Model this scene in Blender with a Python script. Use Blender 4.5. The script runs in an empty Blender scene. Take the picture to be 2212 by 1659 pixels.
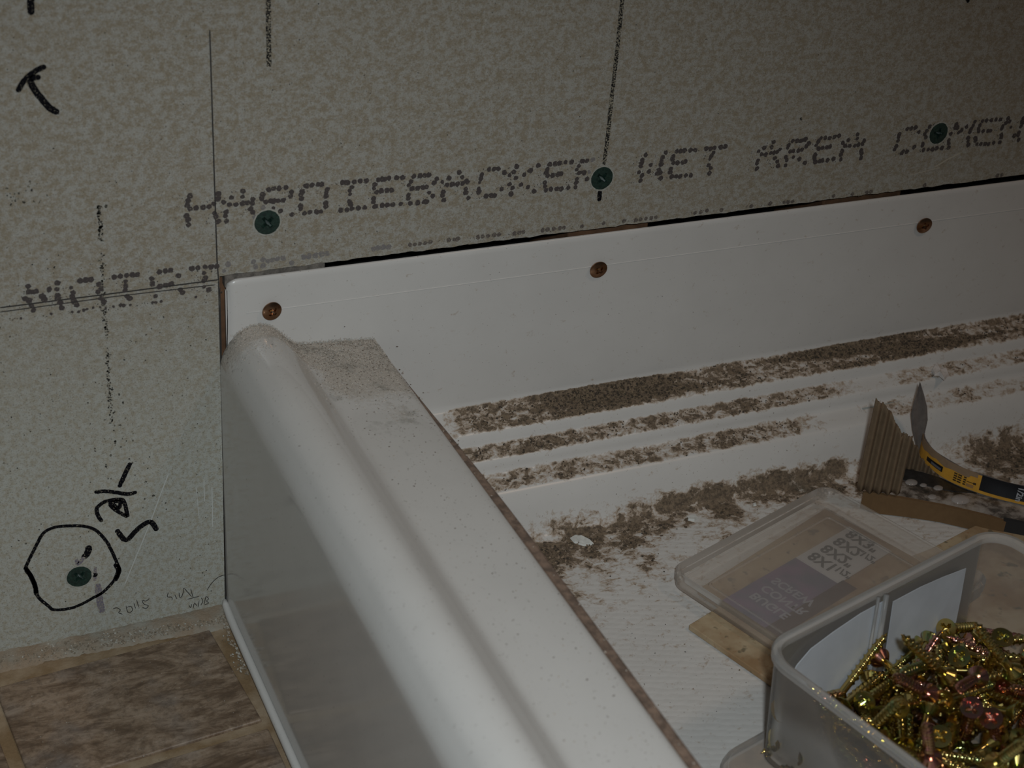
import bpy, bmesh, math, random
from math import sin, cos, radians, pi, hypot
from mathutils import Vector, Matrix, noise, Quaternion
random.seed(11)
S = bpy.context.scene
COL = S.collection

# ------------------------------------------------------------------ camera
FPX = 3382.12
RIGHT = Vector((0.9117, -0.4050, 0.0694)); DOWN = Vector((-0.1488, -0.4829, -0.8630)); FWD = Vector((0.3830, 0.7764, -0.5005))
CAM = Vector((-0.14346, -0.57258, 0.46602))
cd = bpy.data.cameras.new('camera'); cam = bpy.data.objects.new('camera', cd); COL.objects.link(cam); S.camera = cam
cd.sensor_width = 36; cd.lens = FPX / 2212 * 36; cd.clip_start = .01; cd.clip_end = 20
R3 = Matrix((RIGHT, -DOWN, -FWD)).transposed()
cam.matrix_world = Matrix.Translation(CAM) @ R3.to_4x4()
cd.dof.use_dof = True; cd.dof.focus_distance = .72; cd.dof.aperture_fstop = 17

# ------------------------------------------------------------------ light
S.view_settings.view_transform = 'Standard'; S.view_settings.look = 'None'; S.view_settings.gamma = 1
S.view_settings.use_curve_mapping = False; S.view_settings.exposure = 0
w = bpy.data.worlds.new('room'); S.world = w; w.use_nodes = True
bg = w.node_tree.nodes['Background']; bg.inputs[0].default_value = (.55, .62, .66, 1); bg.inputs[1].default_value = .035
def area(name, loc, target, size, power, color):
    ld = bpy.data.lights.new(name, 'AREA'); ld.shape = 'RECTANGLE'; ld.size = size[0]; ld.size_y = size[1]
    ld.energy = power; ld.color = color
    o = bpy.data.objects.new(name, ld); COL.objects.link(o); o.location = loc
    o.rotation_euler = (Vector(target) - Vector(loc)).to_track_quat('-Z', 'Y').to_euler(); return o
area('ceiling_lamp', (.85, -.85, 1.70), (.15, -.1, .1), (.16, .16), 2.6, (1, .72, .52))
sl = bpy.data.lights.new('camera_flash', 'SPOT'); sl.energy = 8.3; sl.color = (.90, .97, 1); sl.spot_size = radians(87); sl.spot_blend = 1; sl.shadow_soft_size = .012
so = bpy.data.objects.new('camera_flash', sl); COL.objects.link(so); so.location = (-.128, -.595, .508)
so.rotation_euler = (Vector((-.02, -.19, .05))-Vector(so.location)).to_track_quat('-Z', 'Y').to_euler()

# ------------------------------------------------------------------ helpers
def on(x, y, ax, val):
    d = RIGHT * ((x - 1106) / FPX) + DOWN * ((y - 829.5) / FPX) + FWD
    return CAM + d * ((val - CAM[ax]) / d[ax])
def W(x, y): return on(x, y, 1, 0.0)
def link(name, me, mats, parent=None):
    o = bpy.data.objects.new(name, me); COL.objects.link(o)
    for m in (mats if isinstance(mats, (list, tuple)) else [mats]): me.materials.append(m)
    if parent: o.parent = parent
    return o
def mesh(name, vs, fs, mats, parent=None, smooth=False, mi=None):
    me = bpy.data.meshes.new(name); me.from_pydata([tuple(v) for v in vs], [], fs); me.update()
    o = link(name, me, mats, parent)
    if smooth: me.polygons.foreach_set('use_smooth', [True] * len(me.polygons))
    if mi: me.polygons.foreach_set('material_index', mi)
    return o
def empty(name, loc=(0, 0, 0), rz=0):
    o = bpy.data.objects.new(name, None); COL.objects.link(o); o.location = loc; o.rotation_euler = (0, 0, rz)
    o.empty_display_size = .01; return o
def tag(o, label, cat, group=None):
    o['label'] = label; o['category'] = cat
    if group: o['group'] = group
    return o
def struct(o): o['kind'] = 'structure'; return o
class MB:
    def __init__(s): s.v = []; s.f = []; s.m = []
    def add(s, vs, fs, mi=0):
        n = len(s.v); s.v += [Vector(v) for v in vs]; s.f += [tuple(n + i for i in f) for f in fs]; s.m += [mi] * len(fs)
    def box(s, a, b, mi=0):
        x0, y0, z0 = a; x1, y1, z1 = b
        s.add([(x0,y0,z0),(x1,y0,z0),(x1,y1,z0),(x0,y1,z0),(x0,y0,z1),(x1,y0,z1),(x1,y1,z1),(x0,y1,z1)],
              [(0,3,2,1),(4,5,6,7),(0,1,5,4),(1,2,6,5),(2,3,7,6),(3,0,4,7)], mi)
    def prism(s, poly, d, mi=0):          # poly: list of Vector, d: extrusion vector
        n = len(poly); d = Vector(d)
        s.add(list(poly) + [Vector(p) + d for p in poly],
              [tuple(range(n)), tuple(range(2*n-1, n-1, -1))] + [(i, i+n, (i+1) % n + n, (i+1) % n) for i in range(n)], mi)
    def tube(s, pts, r, n=8, mi=0):
        pts = [Vector(p) for p in pts]; rs = r if isinstance(r, list) else [r]*len(pts); vs = []; fs = []
        for i, p in enumerate(pts):
            t = (pts[min(i+1, len(pts)-1)] - pts[max(i-1, 0)]).normalized()
            a = t.orthogonal().normalized() if i == 0 else (a - t*a.dot(t)).normalized()
            b = t.cross(a)
            for k in range(n): vs.append(p + (a*cos(2*pi*k/n) + b*sin(2*pi*k/n))*rs[i])
        for i in range(len(pts)-1):
            for k in range(n): fs.append((i*n+k, i*n+(k+1)%n, (i+1)*n+(k+1)%n, (i+1)*n+k))
        fs += [tuple(range(n-1, -1, -1)), tuple((len(pts)-1)*n+k for k in range(n))]
        s.add(vs, fs, mi)
    def build(s, name, mats, parent=None, smooth=False, bevel=0, seg=2, fix=True):
        o = mesh(name, s.v, s.f, mats, parent, smooth, s.m)
        if fix:
            bm = bmesh.new(); bm.from_mesh(o.data); bmesh.ops.recalc_face_normals(bm, faces=bm.faces); bm.to_mesh(o.data); bm.free()
        if bevel:
            m = o.modifiers.new('b', 'BEVEL'); m.width = bevel; m.segments = seg; m.limit_method = 'ANGLE'; m.angle_limit = radians(35)
        return o

# ------------------------------------------------------------------ materials
class NT:
    def __init__(s, name):
        s.mat = bpy.data.materials.new(name); s.mat.use_nodes = True; s.t = s.mat.node_tree; s.n = s.t.nodes
        s.b = s.n['Principled BSDF']; s.out = s.n['Material Output']
    def new(s, ty, **kw):
        n = s.n.new(ty)
        for k, v in kw.items():
            if k.startswith('i_'): 
                key = k[2:]; key = int(key) if key.isdigit() else key.replace('_', ' ')
                n.inputs[key].default_value = v
            else: setattr(n, k, v)
        return n
    def l(s, a, b): s.t.links.new(a, b)
    def pos(s, scale=(1, 1, 1)):
        c = s.new('ShaderNodeNewGeometry'); m = s.new('ShaderNodeVectorMath', operation='MULTIPLY'); m.inputs[1].default_value = scale
        s.l(c.outputs['Position'], m.inputs[0]); return m.outputs[0]
    def noise(s, scale, detail=3, rough=.6, vec=None, dist=0):
        n = s.new('ShaderNodeTexNoise'); n.inputs['Scale'].default_value = scale; n.inputs['Detail'].default_value = detail
        n.inputs['Roughness'].default_value = rough; n.inputs['Distortion'].default_value = dist
        s.l(vec if vec else s.pos(), n.inputs['Vector']); return n.outputs['Fac']
    def ramp(s, fac, stops, interp='LINEAR'):
        r = s.new('ShaderNodeValToRGB'); r.color_ramp.interpolation = interp; e = r.color_ramp.elements
        while len(e) < len(stops): e.new(.5)
        for k, (p, c) in enumerate(stops):
            e[k].position = p; e[k].color = (c if len(c) == 4 else (*c, 1)) if isinstance(c, tuple) else (c, c, c, 1)
        s.l(fac, r.inputs[0]); return r.outputs[0]
    def mix(s, fac, a, b):
        m = s.new('ShaderNodeMix', data_type='RGBA')
        for sock, v in ((m.inputs[0], fac), (m.inputs[6], a), (m.inputs[7], b)):
            if isinstance(v, (int, float)): sock.default_value = v
            elif isinstance(v, tuple): sock.default_value = (*v, 1)
            else: s.l(v, sock)
        return m.outputs[2]
    def math(s, op, a, b=0, clamp=False):
        m = s.new('ShaderNodeMath', operation=op, use_clamp=clamp)
        for sock, v in ((m.inputs[0], a), (m.inputs[1], b)):
            if isinstance(v, (int, float)): sock.default_value = v
            else: s.l(v, sock)
        return m.outputs[0]
    def attr(s, name): a = s.new('ShaderNodeAttribute'); a.attribute_name = name; return a.outputs['Fac']
    def set(s, **kw):
        for k, v in kw.items():
            i = s.b.inputs[k.replace('_', ' ')]
            if isinstance(v, tuple): i.default_value = (*v, 1) if len(v) == 3 else v
            elif isinstance(v, (int, float)): i.default_value = v
            else: s.l(v, i)
        return s
    def bump(s, h, strength=.3, dist=.0005):
        b = s.new('ShaderNodeBump'); b.inputs['Strength'].default_value = strength; b.inputs['Distance'].default_value = dist
        s.l(h, b.inputs['Height']); s.l(b.outputs[0], s.b.inputs['Normal']); return s

def plain(name, col, rough=.6, metal=0, var=.0, nscale=400, **kw):
    m = NT(name)
    if var:
        f = m.noise(nscale, 4)
        c = m.mix(m.ramp(f, [(.35, 0.), (.65, 1.)]), tuple(x*(1-var) for x in col), tuple(min(1, x*(1+var)) for x in col)); m.set(Base_Color=c)
    else: m.set(Base_Color=col)
    m.set(Roughness=rough, Metallic=metal, **kw); return m.mat

def board_mat():
    m = NT('cement_board')
    p = m.pos((1, 1, 1.25))
    n1 = m.noise(150, 7, .80, p); n2 = m.noise(300, 6, .82, p); n3 = m.noise(1500, 2, .7); n4 = m.noise(9, 3, .5)
    f = m.math('ADD', m.math('MULTIPLY', n1, .48), m.math('MULTIPLY', n2, .52))
    tan = (.272, .234, .172); gry = (.358, .348, .312)
    c = m.mix(m.ramp(f, [(.44, 0.), (.56, 1.)]), tan, gry)
    # lower board painted paler and cooler: lamp shadow tint and flash brightness in its colour
    geo = m.new('ShaderNodeNewGeometry'); sx = m.new('ShaderNodeSeparateXYZ'); m.l(geo.outputs['Position'], sx.inputs[0])
    low = m.ramp(m.math('ADD', m.math('ADD', m.math('MULTIPLY', sx.outputs[2], -6.0), m.math('MULTIPLY', sx.outputs[0], -.8)), m.math('MULTIPLY', n4, .5)), [(-0., 0.), (.0, 0.), (.25, 1.)])
    low = m.ramp(m.math('ADD', m.math('MULTIPLY', m.math('SUBTRACT', .175, sx.outputs[2]), 7.0), m.math('MULTIPLY', n4, .2)), [(.05, 0.), (.75, 1.)])
    v = m.new('ShaderNodeTexVoronoi'); v.inputs['Scale'].default_value = 330; m.l(m.pos(), v.inputs['Vector'])
    blot = m.ramp(m.noise(430, 4, .62), [(.41, 1.), (.54, 0.)])
    c2 = m.mix(m.math('MULTIPLY', blot, .75), (.43, .44, .40), (.33, .30, .225))
    c = m.mix(m.math('MULTIPLY', low, .85), c, c2)
    c = m.mix(m.math('MULTIPLY', m.ramp(n3, [(.37, 1.), (.44, 0.)]), .5), c, (.11, .10, .08))
    c = m.mix(m.math('MULTIPLY', m.ramp(m.noise(800, 4, .75), [(.54, 0.), (.66, 1.)]), .55), c, (.47, .46, .42))
    m.set(Base_Color=c, Roughness=.9, Specular_IOR_Level=.2)
    m.bump(m.math('ADD', n3, m.math('MULTIPLY', n2, 1.2)), .35, .0004)
    return m.mat
M_BOARD = board_mat()

def ink_mat(name, col, lo, hi, scale=1300, strength=1.0):
    m = NT(name); n = m.noise(scale, 3, .7)
    m.set(Base_Color=m.mix(m.math('MULTIPLY', m.ramp(n, [(lo, 1.), (hi, 0.)]), strength), (.33, .30, .23), col), Roughness=.85, Specular_IOR_Level=.04)
    return m.mat
M_INK = ink_mat('black_marker_ink', (.006, .006, .008), .58, .72)
M_INKDRY = ink_mat('dry_marker_ink', (.012, .012, .014), .47, .58, 1500)
M_DOT = ink_mat('printer_ink', (.052, .043, .046), .58, .8, 1600, .93)
M_FAINT = ink_mat('faded_printer_ink', (.14, .135, .155), .5, .75, 1600, .75)
M_PURP = ink_mat('faded_purple_ink', (.10, .09, .17), .45, .62, 1500, .75)
M_PENCIL = plain('pencil', (.03, .028, .026), .5)
M_CHALK = ink_mat('black_smudge', (.035, .035, .033), .5, .6, 1800)

def acrylic(name, dirt=False, texture=False, curb=False):
    m = NT(name)
    base = (.60, .585, .555)
    n = m.noise(35, 3)
    c = m.mix(m.ramp(n, [(.3, 0.), (.7, 1.)]), (.60, .585, .56), (.57, .555, .53))
    sp = m.noise(900, 2, .6)
    c = m.mix(m.math('MULTIPLY', m.ramp(sp, [(.76 if curb else .70, 0.), (.79 if curb else .74, 1.)]), .7), c, (.12, .085, .05))
    rough = .30
    h = m.noise(160, 2)
    if texture:
        v = m.new('ShaderNodeTexVoronoi'); v.inputs['Scale'].default_value = 1; v.inputs['Randomness'].default_value = .35
        mp = m.new('ShaderNodeMapping'); mp.inputs['Rotation'].default_value = (0, 0, radians(35)); mp.inputs['Scale'].default_value = (190, 330, 1)
        g = m.new('ShaderNodeNewGeometry'); m.l(g.outputs['Position'], mp.inputs[0]); m.l(mp.outputs[0], v.inputs['Vector'])
        h = m.math('SUBTRACT', 1, m.math('MULTIPLY', v.outputs['Distance'], 1.3))
    if dirt:
        a = m.attr('dirt')
        p = m.pos((.75, 1, 1))
        n1 = m.noise(290, 4, .6, p, .6); n2 = m.noise(900, 3, .7)
        fn = m.math('ADD', m.math('MULTIPLY', n1, .75), m.math('MULTIPLY', n2, .25))
        # dark crusts where coverage is high, thin brown film round them
        k = m.math('SUBTRACT', m.math('ADD', a, 0), m.math('MULTIPLY', m.math('SUBTRACT', fn, .28), 2.3))
        film = m.ramp(m.math('ADD', k, .5), [(.24, 0.), (.56, 1.)]); crust = m.ramp(m.math('ADD', k, .5), [(.56, 0.), (.72, 1.)])
        c = m.mix(m.math('MULTIPLY', film, .78), c, m.mix(n2, (.26, .165, .09), (.36, .26, .165)))
        dk = m.mix(m.ramp(m.noise(420, 6, .8), [(.40, 0.), (.58, 1.)]), (.060, .043, .028), (.205, .15, .098))
        c = m.mix(m.math('MULTIPLY', crust, .95), c, dk)
        m.set(Roughness=m.math('ADD', m.math('MULTIPLY', film, .55), rough, True))
        h = m.math('ADD', m.math('MULTIPLY', h, .5 if texture else .05), m.math('MULTIPLY', crust, m.math('ADD', n2, .8)))
        m.bump(h, .45, .0008)
    elif curb:
        a = m.attr('dust'); n1 = m.noise(420, 4, .65); n2 = m.noise(1600, 3, .7)
        f = m.ramp(m.math('SUBTRACT', m.math('MULTIPLY', a, 1.5), n1), [(.0, 0.), (.45, 1.)])
        c = m.mix(m.math('MULTIPLY', f, .85), c, m.mix(m.ramp(n2, [(.4, 0.), (.6, 1.)]), (.41, .365, .31), (.56, .51, .45)))
        sp2 = m.ramp(m.math('ADD', m.noise(700, 3, .6), m.math('MULTIPLY', a, .10)), [(.66, 0.), (.72, 1.)])
        c = m.mix(m.math('MULTIPLY', sp2, .6), c, (.15, .12, .09))
        sm = m.ramp(m.math('SUBTRACT', m.noise(75, 4, .7), m.math('MULTIPLY', a, -.10)), [(.60, 0.), (.70, 1.)])
        c = m.mix(m.math('MULTIPLY', m.math('MULTIPLY', sm, m.math('MINIMUM', m.math('MULTIPLY', a, 3), 1)), .45), c, (.22, .21, .18))
        g = m.attr('edge_brown')
        c = m.mix(g, c, m.mix(m.ramp(m.noise(260, 4, .7), [(.38, 0.), (.6, 1.)]), (.095, .055, .033), (.235, .15, .10)))  # brown strip along the inner edge of the deck
        m.set(Roughness=m.math('ADD', m.math('MULTIPLY', m.math('MAXIMUM', f, g), .6), .12, True))
        m.bump(m.math('MULTIPLY', f, n2), .5, .0006)
    else:
        m.set(Roughness=rough); m.bump(h, .05, .0004)
    m.set(Base_Color=c, Specular_IOR_Level=.55)
    return m.mat
M_PANEL = acrylic('acrylic_dirty', dirt=True)
M_PFLOOR = acrylic('acrylic_textured', dirt=True, texture=True)
M_CURB = acrylic('acrylic_curb', curb=True)
M_ACR = acrylic('acrylic_plain')

# ------------------------------------------------------------------ wall (cement board)
def jag(p0, p1, amp, step, seed):
    r = random.Random(seed); p0 = Vector(p0); p1 = Vector(p1); n = max(2, int((p1-p0).length/step)); out = []
    for i in range(n+1):
        t = i/n; p = p0.lerp(p1, t); q = noise.noise(Vector((p.x*160, p.z*160, seed)))*amp + r.uniform(-amp, amp)*.25
        out.append(p + Vector((0, 0, q))) if abs(p1.x-p0.x) > abs(p1.z-p0.z) else out.append(p + Vector((q, 0, 0)))
    return out
ZF = .1698      # top of the pan's back flange
outer = [Vector((-.6, 0, .9)), Vector((-.6, 0, .0005))] + [Vector((-.0009, 0, .0005))]
left_edge = jag((-.0009, 0, .001), (.0006, 0, .171), .00012, .002, 3)
bot = jag((.0007, 0, ZF+.0027), (.40, 0, ZF+.0032), .0005, .0016, 7)+[Vector((1.2, 0, ZF+.0042))]
poly = outer + left_edge + bot + [Vector((1.2, 0, .9))]
bm = bmesh.new(); vs = [bm.verts.new(p) for p in poly]; f = bm.faces.new(vs)
r = bmesh.ops.extrude_face_region(bm, geom=[f]); bmesh.ops.translate(bm, verts=[v for v in r['geom'] if isinstance(v, bmesh.types.BMVert)], vec=(0, .0065, 0))
bmesh.ops.triangulate(bm, faces=bm.faces); bmesh.ops.recalc_face_normals(bm, faces=bm.faces)
me = bpy.data.meshes.new('wall_back'); bm.to_mesh(me); bm.free()
WALL = struct(link('wall_back', me, M_BOARD))
hb_ = MB()      # countersunk screw holes
for px, py in ((577, 480), (1300, 385), (2027, 288), (171, 1245)):
    c = W(px, py); rings = [(-.001, .0056), (.0004, .0054), (.0035, .0026), (.0078, .0026)]; n = 32
    vs = [Vector((c.x+r*cos(2*pi*k/n), y, c.z+r*sin(2*pi*k/n))) for y, r in rings for k in range(n)]
    fs = [(i*n+k, (i+1)*n+k, (i+1)*n+(k+1) % n, i*n+(k+1) % n) for i in range(3) for k in range(n)]+[tuple(range(n)), tuple(range(4*n-1, 3*n-1, -1))]
    hb_.add(vs, fs)
cut = hb_.build('cut', M_BOARD); bo_ = WALL.modifiers.new('holes', 'BOOLEAN'); bo_.object = cut; bo_.operation = 'DIFFERENCE'; bo_.solver = 'EXACT'
dg = bpy.context.evaluated_depsgraph_get(); dg.update(); nm = bpy.data.meshes.new_from_object(WALL.evaluated_get(dg))
WALL.modifiers.clear(); WALL.data = nm; nm.name = 'wall_back'; bpy.data.objects.remove(cut)
# stud framing in the dark cavity behind the board and flange
M_STUD = plain('stud_wood', (.13, .065, .032), .85, var=.3, nscale=120)
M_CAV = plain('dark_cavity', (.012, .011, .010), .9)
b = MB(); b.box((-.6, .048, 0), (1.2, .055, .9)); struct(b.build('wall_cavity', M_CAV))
for k, (x0, x1) in enumerate(((-.016, .0485), (.165, .207), (.305, .352), (.49, .53))):
    b = MB(); b.box((x0, .0072, 0), (x1, .0472, .89)); struct(b.build('trim_%d' % (k+1), M_STUD, bevel=.001))
# shim strip seen in the gap
b = MB(); b.box((.0035, .0026, ZF-.004), (.0470, .0066, ZF+.0030)); struct(b.build('trim_5', plain('grey_shim', (.16, .14, .12), .9, var=.35, nscale=600)))

# ---- marks on the board
def strokes(name, polys, width, mat, off=.00012, smoothn=0, taper=False):
    b = MB()
    for pl in polys:
        wd = width
        if isinstance(pl, tuple): pl, wd = pl
        p = [W(*q) for q in pl]
        if smoothn and len(p) > 2:
            q = []
            for i in range(len(p)-1):
                a0 = p[max(i-1, 0)]; a1 = p[i]; a2 = p[i+1]; a3 = p[min(i+2, len(p)-1)]
                for k in range(smoothn):
                    t = k/smoothn; q.append(.5*((2*a1)+(a2-a0)*t+(2*a0-5*a1+4*a2-a3)*t*t+(3*a1-a0-3*a2+a3)*t**3))
            q.append(p[-1]); p = q
        # resample for ragged edges
        dense = []
        for i in range(len(p)-1):
            n = max(1, int((p[i+1]-p[i]).length/.0008)); dense += [p[i].lerp(p[i+1], k/n) for k in range(n)]
        dense.append(p[-1]); p = dense; L = []; Rr = []
        hw = wd/2
        for i, c in enumerate(p):
            t = (p[min(i+1, len(p)-1)]-p[max(i-1, 0)]); t.y = 0; t.normalize(); nn = Vector((-t.z, 0, t.x))
            j = 1 + .16*noise.noise(c*900); e = 1
            if i == 0 or i == len(p)-1: e = .55
            L.append(c+nn*hw*j*e+Vector((0, -off, 0))); Rr.append(c-nn*hw*(2-j)*e+Vector((0, -off, 0)))
        n = len(p); back = Vector((0, off*.8, 0))
        vs = L+Rr+[v+back for v in L]+[v+back for v in Rr]; fs = []
        for i in range(n-1): fs += [(i, i+1, n+i+1, n+i), (i+1, i, 2*n+i, 2*n+i+1), (n+i, n+i+1, 3*n+i+1, 3*n+i)]
        b.add(vs, fs)
        for c in (p[0], p[-1]):   # round caps
            if wd > .0006:
                cc = c+Vector((0, -off, 0)); ring = [cc+Vector((cos(a*pi/6), 0, sin(a*pi/6)))*hw*.98+Vector((0, .00001, 0)) for a in range(12)]
                b.add(ring, [tuple(range(12))])
    return b.build(name, mat, WALL, fix=False)
def dots(name, crops, r0, mat, sat=True, seed=1):
    rr = random.Random(seed); b = MB()
    def blob(c, r, n=11):
        c = c+Vector((0, -rr.uniform(0, .00005), 0))
        ph = rr.uniform(0, 6); ring = []
        for k in range(n):
            a = 2*pi*k/n; q = r*(1+rr.uniform(-.2, .18)); ring.append(c+Vector((cos(a+ph)*q, -.0001, sin(a+ph)*q)))
        b.add(ring+[v+Vector((0, .00008, 0)) for v in ring], [tuple(range(n))]+[(i, (i+1) % n, (i+1) % n+n, i+n) for i in range(n)])
    for ox, oy, s, pts in crops:
        for q in pts:
            c = W(ox+q[0]/s, oy+q[1]/s)
            if c.x > -.001 and c.z < ZF+.0043: continue
            r = r0*(q[2] if len(q) > 2 else 1)
            blob(c, r*rr.uniform(.9, 1.12))
            if sat:
                for k in range(rr.choice((1, 2, 3, 4, 5))):
                    blob(c+Vector((-rr.uniform(.0012, .0052), 0, rr.gauss(-.0002, .00055))), rr.uniform(.00008, .00024), 6)
    return b.build(name, mat, WALL, fix=False)

C1 = (370, 330, 5.53, [(223,517),(200,575),(190,625),(222,670),(297,660),(380,650),(450,643),(510,610),(560,490),(557,550),(185,750),(200,795),(208,860),(515,720),(535,760),(560,820),
 (625,590),(693,620),(770,620),(718,535),(858,458),(850,525,.8),(655,705),(645,750),(658,815,.9),(850,605),(905,600),(975,555),(970,600),
 (950,670),(975,710),(1095,498),(1080,545),(1165,440),(1225,425),(1287,425),(1368,413),(1435,470),(1425,520),(1130,585),(1180,572),(1220,575),(1275,570),(1335,567),(1218,660,.7),(1308,697),(1440,737),
 (1565,460),(1545,500),(1555,543),(1610,395),(1680,385),(1750,378),(1795,375),(1865,435),(1850,475),(1850,515),(1545,630),(1548,668),(1840,600),(1845,640),(1590,720),(1655,708),(1735,705),(1785,700)])
C2 = (720, 320, 5.53, [(110,410),(140,410),(175,410),(250,403),(322,393),(395,388),(220,465,.85),(195,505,.85),(200,548,.7),(190,635),(205,670),(90,740),(160,735),(222,722),(298,715),(375,708),
 (540,375),(585,370),(615,370),(665,360),(755,352),(825,350),(495,435),(483,480,.8),(515,525),(570,512),(640,505),(695,500),(483,600),(478,640),(500,695),(583,683),(645,680),(710,675),(805,668),
 (963,335),(1037,330),(1090,325),(1140,320),(930,400),(900,440,.8),(1235,368),(1200,413),(940,485),(1008,478),(1070,468),(1110,463),(895,560),(893,600),(1143,530,.9),(1187,572),(920,658),(1005,650),(1080,640),(1110,637),
 (1505,290),(1540,345),(1380,357),(1300,405,.7),(1360,440),(1420,433),(1485,428),(1545,420),(1590,390),(1600,405),(1315,520),(1303,560),(1320,620),(1580,490),(1580,530),(1610,595),
 (1770,320),(1760,365),(1745,410,.7),(1860,250),(1920,248),(1970,245),(2045,290),(1735,490),(1738,525),(1825,575),(1885,567),(1925,562),(2010,490),
 (2190,220),(2155,285),(2105,325,.8),(2180,355),(2105,430,.9),(2140,475),(2125,543)])
C3 = (1060, 290, 5.53, [(400,480,.8),(470,435),(568,372),(360,600),(445,630),(515,680),(705,355),(770,352),(825,345),(890,333),(965,330),(675,420),(663,460),(680,497),(740,490),(805,480),(835,470),(645,580),(650,620),(660,665),(720,657),(790,652),(845,650),(925,637),
 (1095,320),(1150,315),(1050,380,.9),(1025,420,.8),(1060,460),(1115,455),(1030,530),(1022,575),(1010,635),(1150,535)])
C4 = (1360, 270, 7.373, [(255,475),(205,555),(190,605),(175,655),(575,437),(525,520),(505,575),(500,625),(335,635,.85),(145,755,.9),(195,805),(170,885),(305,740),(470,710),(440,770),(490,760),(495,845),
 (750,420),(810,415),(875,405),(970,400),(1045,400),(690,500),(680,550),(695,605),(765,600),(845,595),(890,580),(655,700),(645,750),(670,820),(745,815),(805,815),(895,805),(975,800),
 (1220,375),(1290,375),(1350,360),(1450,350),(1520,345),(1335,440),(1305,490),(1280,535,.8),(1260,640),(1290,685),(1270,765)])
C5 = (1620, 260, 7.373, [(375,345),(345,425,.9),(225,440),(137,493,.8),(185,540),(250,540),(330,520),(380,515),(430,500),(475,460,.9),(125,640),(110,685),(108,768),(395,600),(435,655),(445,725),
 (570,580),(585,630),(565,715),(680,325),(750,325),(810,325),(880,305),(615,395,.9),(595,440,.8),(935,365),(900,410),(640,495),(690,485),(770,480),(825,465),(690,585,.8),(785,615),(875,675),
 (1130,285),(1200,280),(1270,280),(1345,265),(1420,245),(1090,335),(1055,395,.8),(1090,450),(1155,435),(1225,430),(1275,415),(1035,550),(1025,600),(1040,660),(1110,650),(1150,640),(1235,635),(1330,615),
 (1710,225),(1705,290,.8),(1565,310),(1480,355,.9),(1515,405),(1590,405),(1670,400),(1725,385),(1790,375),(1815,325),(1465,490),(1445,545),(1445,620),(1770,475),(1775,520),(1765,595)])
C6 = (1912, 230, 7.373, [(225,445),(210,490),(205,545),(175,635),(150,680),(355,355),(415,350),(480,340),(535,405),(265,740),(285,715),(345,720),(460,645),
 (660,390),(630,440),(650,490),(710,320),(785,310),(600,590),(595,620),(610,690),(685,685),(755,680),(820,665),(905,660),(1010,540),(1010,585),(1010,655),(1045,435),
 (1130,280),(1115,335),(1150,335),(1170,415,.8),(1215,380),(1295,325),(1400,305),(1430,240),(1365,360),(1345,405),(1320,500),(1320,550),(1325,610),
 (1550,230),(1615,225),(1690,220),(1765,210),(1835,205),(1510,295),(1485,350),(1490,395),(1560,390),(1635,390),(1675,385),(1435,500),(1440,540),(1460,600),(1525,595),(1590,595),(1645,600),(1725,580),
 (1960,190),(1980,240),(1925,260),(1870,310),(1860,345),(2000,330,.8),(1850,450),(1850,490),(1825,570),(2060,465),(2130,415),(2120,460),(2125,530),(2190,240,1.3),(2160,320),(2200,190)])
C7 = (0, 540, 4.424, [(267,348),(275,400),(315,400),(345,395),(240,465),(280,480),(300,530),(320,575),(405,440),(425,475),(470,378),(550,315),(545,375,.8),(550,430),(555,460),(575,505),(590,550),
 (680,360,.7),(700,405),(690,445),(705,490),(735,525),(765,293),(820,288),(870,280),(943,325,.9),(965,370),(935,400),(965,460),(990,495),
 (1090,255),(1150,250),(1210,243),(1265,238),(1310,235),(1200,300,.8),(1200,345),(1195,385),(1215,440),(1240,465),
 (1525,210),(1580,200),(1630,195),(1450,275,.9),(1455,320),(1525,345),(1585,335),(1635,325),(1485,440,.9),(1705,245),(1725,380),(1745,410),
 (1835,175),(1890,170),(1960,160),(2020,160),(2070,155),(1950,220,.8),(1960,265),(1950,290),(1950,350,.8),(1995,380),
 (200,652,.5),(490,610,.5),(690,590,.6),(750,590,.6),(800,575,.6),(830,565,.5),(890,550,.5),(955,545,.4),(1010,555,.5),(1085,540,.5),(1150,525,.7),(1180,530,.7),(1245,525,.5),(1460,500,.6),(1490,500,.6),(1540,490,.5),(1870,450,.5)])
dots('printed_lettering', [C1, C2, C3, C4, C5, C6], .00118, M_DOT, seed=2)
dots('printed_lettering', [C7], .00122, M_DOT, seed=3)
C8 = (500, 480, 4.424, [(210,375),(230,425),(225,480),(300,415),(300,355),(350,370),(395,360),(440,350),(495,345),(320,470),(355,470),(575,390),(580,435),(665,385),(680,420),(690,330),(740,325),(800,318),(860,305),(910,300),
 (1335,305),(1345,340),(1360,255),(1400,245),(1450,240),(1500,238)])
dots('faded_lettering', [C8, (0, 540, 4.424, [(2180,135),(2140,200,.7)]), (370, 330, 5.53, [(1095,650,.9),(1000,770,.9)]), (1060,290,5.53,[(1220,300,.9),(1175,450,.8)])], .0012, M_FAINT, sat=False, seed=4)
C9 = (1000, 200, 2.962, [(95,925),(125,920),(160,918),(200,910),(230,908),(145,952,.8),(275,940),(330,900),(360,895),(385,890),(430,922),(510,880),(540,875),(580,872),(620,868),(645,865),(545,910,.8),(760,855),(770,885),(725,885),(900,835),(905,860),(1030,820),(1105,815),(1135,812),(1170,805),(1205,803),(1235,798),(1165,833,.7),(1485,770),(1520,765),(1560,755),(1655,750),(1845,728),(1965,710),(2050,705),(2080,700),(2110,695)])
C10 = (1612, 160, 3.687, [(40,1052),(190,1030),(300,1020),(330,1018),(365,1015),(695,970),(845,955),(960,942),(990,938),(1110,935),(1360,895),(1420,885),(1740,850),(2000,808),(2035,803)])
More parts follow.
